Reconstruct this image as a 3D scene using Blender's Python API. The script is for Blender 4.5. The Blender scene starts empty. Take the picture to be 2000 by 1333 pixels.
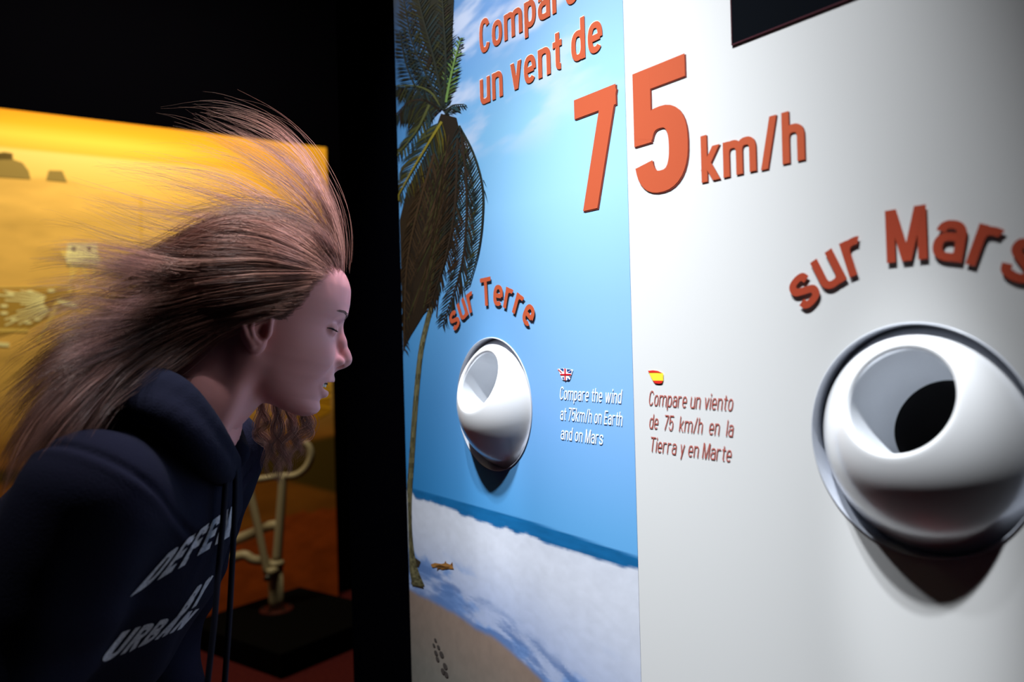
import bpy, bmesh, math, random
import numpy as np
from mathutils import Vector, Matrix, Euler
from mathutils.bvhtree import BVHTree

random.seed(7)
rng = np.random.default_rng(7)
S = bpy.context.scene
COL = S.collection

# ---------------------------------------------------------------- camera
F = 1593.0                                  # focal length in px of the 2000 px wide frame
SN = 0.027; CS = math.sqrt(1 - SN * SN)     # slight roll of the hand-held camera
CAM = np.array([0.0, 0.0, 1.3])
RX = np.array([CS, 0, -SN]); UP = np.array([SN, 0, CS]); FW = np.array([0.0, 1.0, 0.0])
cd = bpy.data.cameras.new('camera'); cam = bpy.data.objects.new('camera', cd); COL.objects.link(cam)
cam.matrix_world = Matrix(((RX[0], UP[0], 0, CAM[0]), (0, 0, -1, CAM[1]), (RX[2], UP[2], 0, CAM[2]), (0, 0, 0, 1)))
cd.sensor_width = 36; cd.lens = F / 2000 * 36
cd.clip_start = 0.02
cd.dof.use_dof = True; cd.dof.focus_distance = 1.1; cd.dof.aperture_fstop = 3.2
S.camera = cam

# ---------------------------------------------------------------- view, world, lamps
S.view_settings.view_transform = 'Standard'; S.view_settings.look = 'None'
S.view_settings.gamma = 1; S.view_settings.use_curve_mapping = False
S.view_settings.exposure = 0.0
w = bpy.data.worlds.new('world'); S.world = w; w.use_nodes = True
w.node_tree.nodes['Background'].inputs[0].default_value = (0.5, 0.6, 1.0, 1)
w.node_tree.nodes['Background'].inputs[1].default_value = 0.004
S.cycles.max_bounces = 8

N = np.array([.818, .575, 0]); N /= np.linalg.norm(N)        # the exhibit wall faces -N
E = np.array([N[1], -N[0], 0])                                # along the wall, towards the camera
H = 0.7                                                       # camera to wall
ZV = np.array([0, 0, 1.0])
def P3(s, z, out=0.0):
    return N * (H - out) + E * s + ZV * z

def lamp(name, kind, loc, target, energy, color, **kw):
    l = bpy.data.lights.new(name, kind); o = bpy.data.objects.new(name, l); COL.objects.link(o)
    o.location = loc; d = Vector(target) - Vector(loc)
    o.rotation_euler = d.to_track_quat('-Z', 'Y').to_euler()
    l.energy = energy; l.color = color
    for k, v in kw.items(): setattr(l, k, v)
    return o
lamp('exhibit_spot', 'SPOT', P3(-1.06, 3.1, .76), P3(-1.0, .98, 0), 350, (0.93, 0.97, 1.0), spot_size=math.radians(40), spot_blend=1.0, shadow_soft_size=.03)
lamp('exhibit_spot', 'SPOT', P3(-.50, 3.1, .76), P3(-.70, 1.02, 0), 345, (0.95, 0.98, 1.0), spot_size=math.radians(31), spot_blend=1.0, shadow_soft_size=.03)
lamp('nozzle_boost_light', 'SPOT', P3(-1.053, 3.1, .70), P3(-1.053, 1.215, .03), 150, (0.95, 0.98, 1.0), spot_size=math.radians(5.6), spot_blend=.9, shadow_soft_size=.02)  # added narrow beam, only to whiten the ball's top
lamp('nozzle_boost_light', 'SPOT', P3(-.384, 3.1, .70), P3(-.384, 1.215, .03), 210, (0.95, 0.98, 1.0), spot_size=math.radians(5.6), spot_blend=.9, shadow_soft_size=.02)  # same added beam for the other ball, not a known fitting
lamp('face_fill_light', 'SPOT', P3(-.93, 1.93, .04), (-.36, 1.0, 1.30), 30, (1.0, .80, .98), spot_size=math.radians(36), spot_blend=.8, shadow_soft_size=.08)  # added fill to brighten the face; no lamp hangs here
lamp('hair_fill_light', 'SPOT', (-1.0, .70, 3.2), (-.50, .96, 1.32), 34, (1.0, .86, .90), spot_size=math.radians(22), spot_blend=.8, shadow_soft_size=.15)  # added overhead fill that lifts the hair, not a known lamp
lamp('mural_lamp', 'AREA', (-1.28, 2.90, 3.0), (-1.72, 3.57, 1.2), 40, (1.0, .86, .56), shape='RECTANGLE', size=1.4, size_y=.15)

# ---------------------------------------------------------------- helpers
def ray(x, y):
    return RX * (x - 1000) / F + UP * (666.5 - y) / F + FW
def at(x, y, depth):
    return CAM + ray(x, y) * depth
def hit(x, y, p, n):
    d = ray(x, y); return CAM + d * (np.dot(np.asarray(p) - CAM, n) / np.dot(d, n))
def pan(x, y):
    p = hit(x, y, N * H, N); return float(p @ E), float(p[2])
def lin(c):
    c = np.asarray(c, float) / 255.0
    return np.where(c <= .04045, c / 12.92, ((c + .055) / 1.055) ** 2.4)

def tag(o, label=None, cat=None, group=None, kind=None):
    if label: o['label'] = label
    if cat: o['category'] = cat
    if group: o['group'] = group
    if kind: o['kind'] = kind
    return o
def empty(name, loc):
    o = bpy.data.objects.new(name, None); COL.objects.link(o); o.location = loc; o.empty_display_size = .05
    return o
bpy.context.view_layer.update()
def mesh(name, verts, faces, mat=None, parent=None, smooth=False):
    me = bpy.data.meshes.new(name)
    me.from_pydata([tuple(map(float, v)) for v in verts], [], [tuple(map(int, f)) for f in faces])
    return link(name, me, mat, parent, smooth)
def link(name, me, mat=None, parent=None, smooth=False):
    o = bpy.data.objects.new(name, me); COL.objects.link(o)
    for m in (mat if isinstance(mat, (list, tuple)) else [mat]):
        if m: me.materials.append(m)
    if smooth: me.polygons.foreach_set('use_smooth', [True] * len(me.polygons))
    if parent:
        o.parent = parent
        o.matrix_parent_inverse = Matrix.Translation(parent.location if parent.parent is None else parent.parent.location).inverted() if parent.type == 'EMPTY' else Matrix.Identity(4)
    return o

def mat(name, col, rough=.5, spec=.5, metal=0, coat=0, sss=0, attr=None, bump=None, noise=None):
    m = bpy.data.materials.new(name); m.use_nodes = True
    nt = m.node_tree; b = nt.nodes['Principled BSDF']
    b.inputs['Base Color'].default_value = (*col, 1); b.inputs['Roughness'].default_value = rough
    b.inputs['Specular IOR Level'].default_value = spec; b.inputs['Metallic'].default_value = metal
    b.inputs['Coat Weight'].default_value = coat
    if sss:
        b.inputs['Subsurface Weight'].default_value = sss; b.inputs['Subsurface Scale'].default_value = .006
        b.inputs['Subsurface Radius'].default_value = (1, .35, .2)
    if attr:
        a = nt.nodes.new('ShaderNodeAttribute'); a.attribute_name = attr
        nt.links.new(a.outputs['Color'], b.inputs['Base Color'])
    elif noise:                                        # (scale, second colour)
        t = nt.nodes.new('ShaderNodeTexNoise'); t.inputs['Scale'].default_value = noise[0]; t.inputs['Detail'].default_value = 6
        tc = nt.nodes.new('ShaderNodeTexCoord'); nt.links.new(tc.outputs['Object'], t.inputs['Vector'])
        r = nt.nodes.new('ShaderNodeValToRGB'); r.color_ramp.elements[0].color = (*col, 1); r.color_ramp.elements[1].color = (*noise[1], 1)
        r.color_ramp.elements[0].position = .35; r.color_ramp.elements[1].position = .65
        nt.links.new(t.outputs['Fac'], r.inputs['Fac']); nt.links.new(r.outputs['Color'], b.inputs['Base Color'])
    if bump:                                           # (scale, strength)
        t = nt.nodes.new('ShaderNodeTexNoise'); t.inputs['Scale'].default_value = bump[0]; t.inputs['Detail'].default_value = 4
        tc = nt.nodes.new('ShaderNodeTexCoord'); nt.links.new(tc.outputs['Object'], t.inputs['Vector'])
        bp = nt.nodes.new('ShaderNodeBump'); bp.inputs['Strength'].default_value = bump[1]; bp.inputs['Distance'].default_value = .002
        nt.links.new(t.outputs['Fac'], bp.inputs['Height']); nt.links.new(bp.outputs['Normal'], b.inputs['Normal'])
    return m
def set_colors(me, cols, name='print_color'):
    a = me.color_attributes.new(name, 'FLOAT_COLOR', 'POINT')
    c = np.ones((len(me.vertices), 4), np.float32); c[:, :3] = cols
    a.data.foreach_set('color', c.ravel())

def box_bm(bm, c, ax, ay, az, h):
    c = np.asarray(c); vs = []
    for i in (-1, 1):
        for j in (-1, 1):
            for k in (-1, 1):
                vs.append(bm.verts.new(c + i * h[0] * np.asarray(ax) + j * h[1] * np.asarray(ay) + k * h[2] * np.asarray(az)))
    for f in ((0, 1, 3, 2), (4, 6, 7, 5), (0, 4, 5, 1), (2, 3, 7, 6), (0, 2, 6, 4), (1, 5, 7, 3)):
        bm.faces.new([vs[i] for i in f])
def boxo(name, c, h, m, parent=None, ax=(1, 0, 0), ay=(0, 1, 0), az=(0, 0, 1), bevel=0):
    bm = bmesh.new(); box_bm(bm, c, ax, ay, az, h)
    bmesh.ops.recalc_face_normals(bm, faces=bm.faces)
    if bevel: bmesh.ops.bevel(bm, geom=bm.edges[:], offset=bevel, segments=3, affect='EDGES', profile=.5)
    me = bpy.data.meshes.new(name); bm.to_mesh(me); bm.free()
    return link(name, me, m, parent)
def tube_arrays(pts, rad, n=8, cap=True):
    pts = np.asarray(pts, float); K = len(pts); rad = np.broadcast_to(rad, (K,))
    t = np.gradient(pts, axis=0); t /= np.linalg.norm(t, axis=1)[:, None] + 1e-12
    up = np.array([0, 0, 1.]) if abs(t[0, 2]) < .9 else np.array([1., 0, 0])
    V = []; u = np.cross(t[0], up); u /= np.linalg.norm(u)
    for i in range(K):
        u = u - t[i] * (u @ t[i]); u /= np.linalg.norm(u); v = np.cross(t[i], u)
        for k in range(n):
            a = 2 * math.pi * k / n; V.append(pts[i] + rad[i] * (math.cos(a) * u + math.sin(a) * v))
    Fc = [(i * n + k, i * n + (k + 1) % n, (i + 1) * n + (k + 1) % n, (i + 1) * n + k) for i in range(K - 1) for k in range(n)]
    if cap: Fc += [tuple(range(n))[::-1], tuple((K - 1) * n + k for k in range(n))]
    return V, Fc
def tubeo(name, pts, rad, m, parent=None, n=10, smooth=True):
    V, Fc = tube_arrays(pts, rad, n); return mesh(name, V, Fc, m, parent, smooth)
def lathe(profile, n=64):
    """profile (r, x) about the X axis; open surface of revolution"""
    V = []; Fc = []
    for r, x in profile:
        for k in range(n):
            a = 2 * math.pi * k / n; V.append((x, r * math.cos(a), r * math.sin(a)))
    for i in range(len(profile) - 1):
        for k in range(n):
            Fc.append((i * n + k, (i + 1) * n + k, (i + 1) * n + (k + 1) % n, i * n + (k + 1) % n))
    return V, Fc
def spline(pts, n):
    """Catmull-Rom through pts, n samples"""
    p = np.asarray(pts, float); p = np.vstack([2 * p[0] - p[1], p, 2 * p[-1] - p[-2]])
    K = len(p) - 3; t = np.linspace(0, K - 1e-9, n); i = t.astype(int); f = (t - i)[:, None]
    a, b, c, d = p[i], p[i + 1], p[i + 2], p[i + 3]
    return .5 * (2 * b + (c - a) * f + (2 * a - 5 * b + 4 * c - d) * f ** 2 + (3 * b - a - 3 * c + d) * f ** 3)
def fbm(x, y, seed, oct=5):
    r = np.random.default_rng(seed); out = np.zeros_like(x); amp = .5
    for o in range(oct):
        G = r.random((64, 64)); xi = np.floor(x).astype(int); yi = np.floor(y).astype(int)
        fx = x - xi; fy = y - yi; fx = fx * fx * (3 - 2 * fx); fy = fy * fy * (3 - 2 * fy)
        g = lambda i, j: G[(xi + i) % 64, (yi + j) % 64]
        out += amp * ((g(0, 0) * (1 - fx) + g(1, 0) * fx) * (1 - fy) + (g(0, 1) * (1 - fx) + g(1, 1) * fx) * fy)
        x = x * 2.03 + 7.1; y = y * 2.03 + 3.7; amp *= .5
    return out
def sstep(a, b, x):
    t = np.clip((x - a) / (b - a), 0, 1); return t * t * (3 - 2 * t)

# ---------------------------------------------------------------- room
M_black = mat('matt_black_wall', (.0009, .0009, .0018), .9, .0)
M_floor = mat('dark_red_carpet', (.055, .006, .008), .95, .1, bump=(300, .5), noise=(60, (.075, .010, .010)))
boxo('floor', (0, 1.5, -.05), (4.5, 4.5, .05), M_floor)['kind'] = 'structure'
boxo('ceiling', (0, 1.5, 3.45), (4.5, 4.5, .05), M_black)['kind'] = 'structure'
MN = np.array([E[0], E[1], 0])                               # the mural faces along +E, towards the visitors
M0 = at(633, 288, 4.2); M0[2] = 0
boxo('wall_back', M0 - MN * .12 + N * 0 + ZV * 1.7, (4.2, .04, 1.7), M_black, ax=N, ay=E)['kind'] = 'structure'
# dark partition that carries on from the printed wall
boxo('wall_partition', P3(-1.4835, 1.2, -.04), (.1365, .035, 1.2), M_black, ax=E, ay=N)['kind'] = 'structure'
# ---------------------------------------------------------------- printed wall: two boards
S0, S1, S2, ZT = -1.346, -.738, .32, 2.4
RING = {'earth': (-1.053, 1.203), 'mars': (-.384, 1.203)}
RR = .1035
def board_grid(s0, s1, z0, z1, step, ctr, R):
    ns = int(round((s1 - s0) / step)) + 1; nz = int(round((z1 - z0) / step)) + 1
    s, z = np.meshgrid(np.linspace(s0, s1, ns), np.linspace(z0, z1, nz), indexing='ij')
    idx = np.arange(ns * nz).reshape(ns, nz)
    q = np.stack([idx[:-1, :-1], idx[1:, :-1], idx[1:, 1:], idx[:-1, 1:]], -1).reshape(-1, 4)
    s = s.ravel().copy(); z = z.ravel().copy()
    d = np.hypot(s - ctr[0], z - ctr[1])
    inside = (d < R)[q].all(1) | (np.hypot(s[q].mean(1) - ctr[0], z[q].mean(1) - ctr[1]) < R)
    out = q[~inside]
    bnd = np.intersect1d(np.unique(q[inside]), np.unique(out))
    k = R / d[bnd]; s[bnd] = ctr[0] + (s[bnd] - ctr[0]) * k; z[bnd] = ctr[1] + (z[bnd] - ctr[1]) * k
    used = np.unique(out); remap = -np.ones(len(s), int); remap[used] = np.arange(len(used))
    return s[used], z[used], remap[out]
def board(name, s0, s1, step, ctr, m, parent):
    s, z, q = board_grid(s0, s1, 0, ZT, step, ctr, RR)
    V = N[None] * H + s[:, None] * E[None] + z[:, None] * ZV[None]
    o = mesh(name, V, q, m, parent)
    sol = o.modifiers.new('thickness', 'SOLIDIFY'); sol.thickness = .018; sol.offset = -1
    return o, s, z
M_white = mat('white_satin_board', (.62, .63, .64), .42, .4)
M_print = mat('printed_beach_photograph', (.5, .5, .5), .42, .35, attr='print_color')
blue = tag(empty('exhibit_panel', P3((S0 + S1) / 2, 0)), 'tall blue exhibit panel printed with a palm beach photograph', 'exhibit panel')
white = tag(empty('exhibit_panel', P3((S1 + S2) / 2, 0)), 'tall plain white exhibit panel beside the blue beach panel', 'exhibit panel')
bb, ss, zz = board('board', S0, S1 - .0006, .003, RING['earth'], M_print, blue)
bw, _, _ = board('board', S1, S2, .0055, RING['mars'], M_white, white)

def edge(pts):
    """px polyline on the print -> z as a function of s"""
    q = np.array(sorted(pan(*p) for p in pts)); return lambda s: np.interp(s, q[:, 0], q[:, 1])
def print_colors(s, z):
    u = (s - S0) / (S1 - S0)                                  # 0 left edge, 1 right edge
    zs = [0.6, .95, 1.05, 1.2, 1.35, 1.5, 1.62, 1.8, 2.0]
    left = lin([(60, 145, 205), (50, 138, 205), (52, 138, 205), (66, 142, 205), (82, 155, 215), (96, 170, 232), (88, 160, 225), (70, 130, 190), (60, 110, 170)])
    right = lin([(80, 165, 232), (92, 172, 238), (108, 180, 240), (138, 190, 250), (146, 196, 248), (162, 212, 244), (158, 208, 230), (140, 178, 232), (130, 168, 220)])
    cl = np.stack([np.interp(z, zs, left[:, i]) for i in range(3)], -1)
    cr = np.stack([np.interp(z, zs, right[:, i]) for i in range(3)], -1)
    k = sstep(0, 1, u)[:, None]; c = cl * (1 - k) + cr * k
    # clouds
    n = fbm(s * 6 + z * 3 + 20, z * 24 - s * 3 + 40, 3)
    band = sstep(1.55, 1.66, z) * (1 - .55 * sstep(1.75, 1.69, z) * sstep(-.95, -.8, s)) * sstep(-1.26, -1.1, s)
    cm = .85 * np.clip(sstep(.43, .68, n + .16 * sstep(1.7, 1.95, z) - .1 * sstep(.75, 1.0, u)), 0, 1) * band
    c = c * (1 - cm[:, None]) + lin((204, 212, 234)) * cm[:, None]
    # sea, surf, sand
    hz = edge([(805, 955), (811, 957), (1015, 1012), (1246, 1089), (1252, 1091)])(s)
    surf = edge([(805, 962), (811, 972), (870, 992), (932, 1018), (1000, 1036), (1070, 1062), (1160, 1092), (1246, 1114), (1252, 1116)])(s) + .010 * (fbm(s * 40, z * 0 + 3, 5) - .5)
    sand = edge([(798, 1150), (830, 1168), (877, 1194), (960, 1243), (1053, 1326), (1110, 1390), (1250, 1560)])(s) + .010 * (fbm(s * 22, z * 0 + 9, 6) - .5)
    m = sstep(hz + .0015, hz - .0015, z)[:, None]
    wv = fbm(s * 30, (z - hz) * 200, 8)[:, None]
    sea = lin((22, 105, 165)) * (.75 + .5 * wv); c = c * (1 - m) + sea * m
    m = sstep(surf + .0025, surf - .0025, z)[:, None]
    dep = np.clip((surf - z) / np.maximum(surf - sand, .02), 0, 1.2)
    n2 = fbm(s * 14 + 5, (z - surf) * 34, 11); n3 = fbm(s * 60, (z - surf) * 110, 12)
    fd = sstep(.1, .9, dep)[:, None]; foam = (lin((230, 236, 252)) * (1 - fd) + lin((182, 198, 236)) * fd) * (1 - .16 * n3[:, None])
    blue_w = lin((120, 160, 222)); k = np.clip(sstep(.50, .70, n2 + .24 * sstep(.45, .9, dep) - .12), 0, 1)[:, None] * .85 * sstep(.40, .62, dep)[:, None]
    fm = foam * (1 - k) + blue_w * k
    st = sstep(.60, .75, dep + .25 * (n2 - .5)) * sstep(.38, .6, fbm(s * 10, (z - sand) * 60, 14)); fm = fm * (1 - .8 * st[:, None]) + lin((84, 118, 176)) * .8 * st[:, None]
    c = c * (1 - m) + fm * m
    m = sstep(sand + .006, sand - .006, z)[:, None]
    wet = np.clip((sand - z) / .13, 0, 1)[:, None]
    sd = (lin((146, 126, 114)) * (1 - wet) + lin((122, 120, 114)) * wet) * (.88 + .24 * fbm(s * 90, z * 90, 15)[:, None])
    c = c * (1 - m) + sd * m
    return c * .80
set_colors(bb.data, print_colors(ss, zz))

# flat printed shapes: polygons given on the board plane
class Flat:
    def __init__(self): self.v = []; self.f = []; self.c = []
    def poly(self, pts, col, out, px=True):
        b = len(self.v)
        for p in pts:
            s, z = pan(*p) if px else p
            self.v.append(P3(s, z, out)); self.c.append(col)
        self.f.append(list(range(b, b + len(pts))))
    def build(self, name, m, parent):
        o = mesh(name, self.v, self.f, m, parent); set_colors(o.data, np.array(self.c)); return o
def band(fl, pts, w0, w1, col, out):
    p = np.array(pts, float); t = np.gradient(p, axis=0); t /= np.linalg.norm(t, axis=1)[:, None]
    nn = np.stack([-t[:, 1], t[:, 0]], 1); w = np.linspace(w0, w1, len(p))[:, None] / 2
    a = p + nn * w; b = p - nn * w
    for i in range(len(p) - 1): fl.poly([a[i], a[i + 1], b[i + 1], b[i]], col if callable(col) is False else col(i), out)
def clipx(pts):                                    # the print ends at the board's edge
    r = []
    for p in pts:
        x0 = 769.5 + .0275 * p[1]; r.append((max(p[0], x0), p[1]))
    return r
pr = random.Random(4)
def frond(fl, path, length, side, col, cols, n, droop=(0, 0), out=.0012, wr=5, wl=3.2):
    pts = spline(path, n); tg = np.gradient(pts, axis=0); tg /= np.linalg.norm(tg, axis=1)[:, None]
    for i in range(n):
        k = i / (n - 1); L = length * (.35 + .65 * math.sin(math.pi * min(1, .12 + .88 * k) ** .8)) * pr.uniform(.75, 1.1)
        for sd in side:
            nn = np.array([-tg[i, 1], tg[i, 0]]) * sd
            d = nn * .8 + tg[i] * .75 + np.array(droop); d /= np.linalg.norm(d)
            p0 = pts[i]; mid = p0 + d * L * .55 + np.array([pr.uniform(-2, 2), 0]); tip = p0 + d * L + np.array([pr.uniform(-3, 3), L * .08])
            w = wl * pr.uniform(.6, 1.2); q = np.array([-d[1], d[0]]) * w / 2
            cc = np.array(pr.choice(cols)) * pr.uniform(.4, .85)
            fl.poly(clipx([p0 - q * .5, mid - q, tip, mid + q, p0 + q * .5]), cc, out + pr.uniform(0, .0003))
    band(fl, [tuple(c) for c in clipx([tuple(p) for p in pts])], wr, wr * .4, np.array(col), out + .0004)
palm = Flat()
DK = lin((38, 30, 24)); DG = lin((30, 36, 32)); OL = lin((70, 74, 40)); YG = lin((120, 108, 34)); TL = lin((40, 66, 72)); BR = lin((52, 38, 26)); GR = lin((92, 120, 62))
# dark hanging mass and rising spear
for q in ([(862, 222), (892, 230), (905, 285), (902, 330), (884, 470), (862, 545), (850, 602), (838, 598), (803, 655), (786, 684), (781, 640), (777, 430), (795, 372), (838, 290)],
          [(866, 215), (852, 150), (822, 60), (806, -20), (888, -20), (884, 70), (886, 130), (874, 195)]):
    palm.poly(clipx(q), DK * .65 if q[0][1] > 216 else DG * .5, .0008)
for i in range(60):                                             # streaks in the mass
    k = pr.random(); x0 = 868 + pr.uniform(-10, 25) * (1 - k); y0 = 260 + k * 180; x1 = x0 - pr.uniform(15, 75); y1 = y0 + pr.uniform(110, 200)
    if y1 > 640: continue
    palm.poly(clipx([(x0, y0), (x0 + 2, y0), (x1 + 1.5, y1), (x1, y1)]), np.array(pr.choice([BR, OL * .5, DK * .6, BR * 1.3])), .0010)
frond(palm, [(868, 212), (850, 120), (826, 30), (812, -30)], 52, (-1, 1), DG, [DG, TL * .7, OL * .5, DK], 34)
frond(palm, [(872, 200), (884, 140), (900, 78)], 26, (-1, 1), GR, [GR, GR * .6, DG], 16, wl=4)
frond(palm, [(870, 222), (885, 207), (908, 204)], 22, (1,), DG, [DG, TL], 12, (0, .3))
frond(palm, [(862, 206), (842, 180), (812, 168), (775, 168)], 70, (-1,), OL, [DG, TL * .6, OL * .6, DK], 34, (0, .9))
frond(palm, [(840, 205), (815, 255), (775, 305)], 40, (-1, 1), OL, [TL, DG, OL], 22, (0, .5))
frond(palm, [(864, 238), (838, 280), (805, 335), (774, 392)], 62, (-1, 1), YG, [YG * .5, OL, TL * .8, OL * .7], 32, (0, .35))
frond(palm, [(898, 246), (926, 300), (943, 362), (944, 425), (936, 490), (918, 556)], 56, (1,), DG, [TL, DG, TL * .6, OL * .6], 52, (-.35, .5), wl=3.0)
frond(palm, [(902, 255), (912, 360), (911, 450), (900, 530), (868, 630)], 62, (1, -1), DK, [DK, BR, TL * .6, DG], 52, (-.35, .6))
frond(palm, [(895, 270), (890, 400), (872, 500), (840, 600)], 50, (1, -1), DK, [DK, BR, DG], 40, (-.2, .6))
frond(palm, [(850, 300), (820, 400), (796, 520), (790, 680)], 46, (1, -1), BR, [DK, BR, BR * 1.2], 40, (0, .6))
for x, y, l in ((908, 330, 22), (905, 300, 16), (944, 352, 14), (946, 372, 26), (905, 560, 34), (880, 600, 34)):
    palm.poly([(x, y), (x + 2, y), (x + 8, y + l)], DG, .0012)
frond(palm, [(866, 212), (836, 150), (806, 80), (790, 0)], 46, (-1, 1), DG, [DG, TL * .6, DK, OL * .5], 34)
frond(palm, [(862, 214), (826, 190), (796, 130), (782, 60)], 40, (-1, 1), DG, [DG, TL * .7, OL * .5], 30, (0, .5))
frond(palm, [(860, 214), (830, 196), (800, 200), (774, 225)], 66, (-1,), DK, [DG, DK, TL * .6, OL * .5], 34, (0, .9))
frond(palm, [(868, 215), (872, 120), (868, 40), (864, -20)], 34, (-1, 1), DG, [DG, DK, TL * .5, OL * .5], 34)
palm.build('palm_print', mat('printed_palm', (.1, .1, .1), .42, .35, attr='print_color'), blue)
tr = Flat()
tp = spline([(846, 590), (836, 625), (822, 690), (812, 790), (805, 890), (799, 985), (801, 1060), (808, 1110), (818, 1145)], 80)
wd = np.interp(np.linspace(0, 1, 80), [0, .7, .85, 1], [9, 11, 15, 24])
for i in range(79):
    a, b = tp[i], tp[i + 1]
    for j in range(4):
        l0, l1 = -.5 + j / 4, -.25 + j / 4
        cc = lin((96, 92, 66)) * (.45 + .9 * pr.random()) * (1.15 if j == 1 else .8)
        tr.poly(clipx([(a[0] + l0 * wd[i], a[1]), (b[0] + l0 * wd[i + 1], b[1]), (b[0] + l1 * wd[i + 1], b[1]), (a[0] + l1 * wd[i], a[1])]), cc, .0007)
for q in ([(812, 1090), (822, 1098), (818, 1108), (812, 1106)], [(806, 1130), (826, 1136), (828, 1150), (812, 1146), (803, 1140)]):
    tr.poly(clipx(q), lin((52, 46, 34)), .0006)
tr.build('trunk_print', mat('printed_trunk', (.1, .1, .1), .42, .35, attr='print_color'), blue)
dr = Flat()
for q, c in (([(842, 1103), (850, 1100), (862, 1102), (872, 1100), (884, 1105), (887, 1112), (876, 1111), (864, 1113), (852, 1108), (845, 1109)], (150, 106, 58)),
             ([(850, 1106), (860, 1104), (870, 1107), (880, 1108), (874, 1112), (862, 1112)], (84, 56, 30)), ([(868, 1101), (871, 1096), (873, 1101)], (130, 90, 46)),
             ([(880, 1104), (884, 1098), (885, 1106)], (120, 80, 42)), ([(856, 1109), (853, 1115), (859, 1111)], (92, 62, 34))):
    dr.poly(q, lin(c), .0007)
dr.build('driftwood_print', mat('printed_details', (.1, .1, .1), .42, .35, attr='print_color'), blue)
dr = Flat()
for x, y, a in ((851, 1251, 3), (848, 1261, 3), (857, 1265, 3.5), (852, 1276, 4), (863, 1279, 5), (855, 1288, 4), (870, 1302, 5), (866, 1312, 5), (872, 1318, 5)):
    dr.poly([(x + a * math.cos(t) * .9, y + a * math.sin(t) * 1.2 + a * .6 * math.cos(t)) for t in np.linspace(0, 2 * math.pi, 10)[:-1]], lin((62, 58, 56)) * 1.0, .0007)
dr.build('footprint_print', bpy.data.materials['printed_details'], blue)

# ---------------------------------------------------------------- lettering
M_orange = mat('orange_lettering', lin((176, 80, 50)), .5, .3)
M_rust = mat('rust_lettering', lin((158, 62, 40)), .5, .3)
M_dark = mat('maroon_letter_edge', lin((110, 48, 40)), .5, .3)
M_pale = mat('pale_letter_edge', lin((244, 226, 216)), .5, .3)
M_maroon = mat('brick_red_small_print', lin((168, 84, 74)), .5, .3)
M_wtext = mat('white_small_print', lin((236, 244, 255)), .5, .3)
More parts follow.
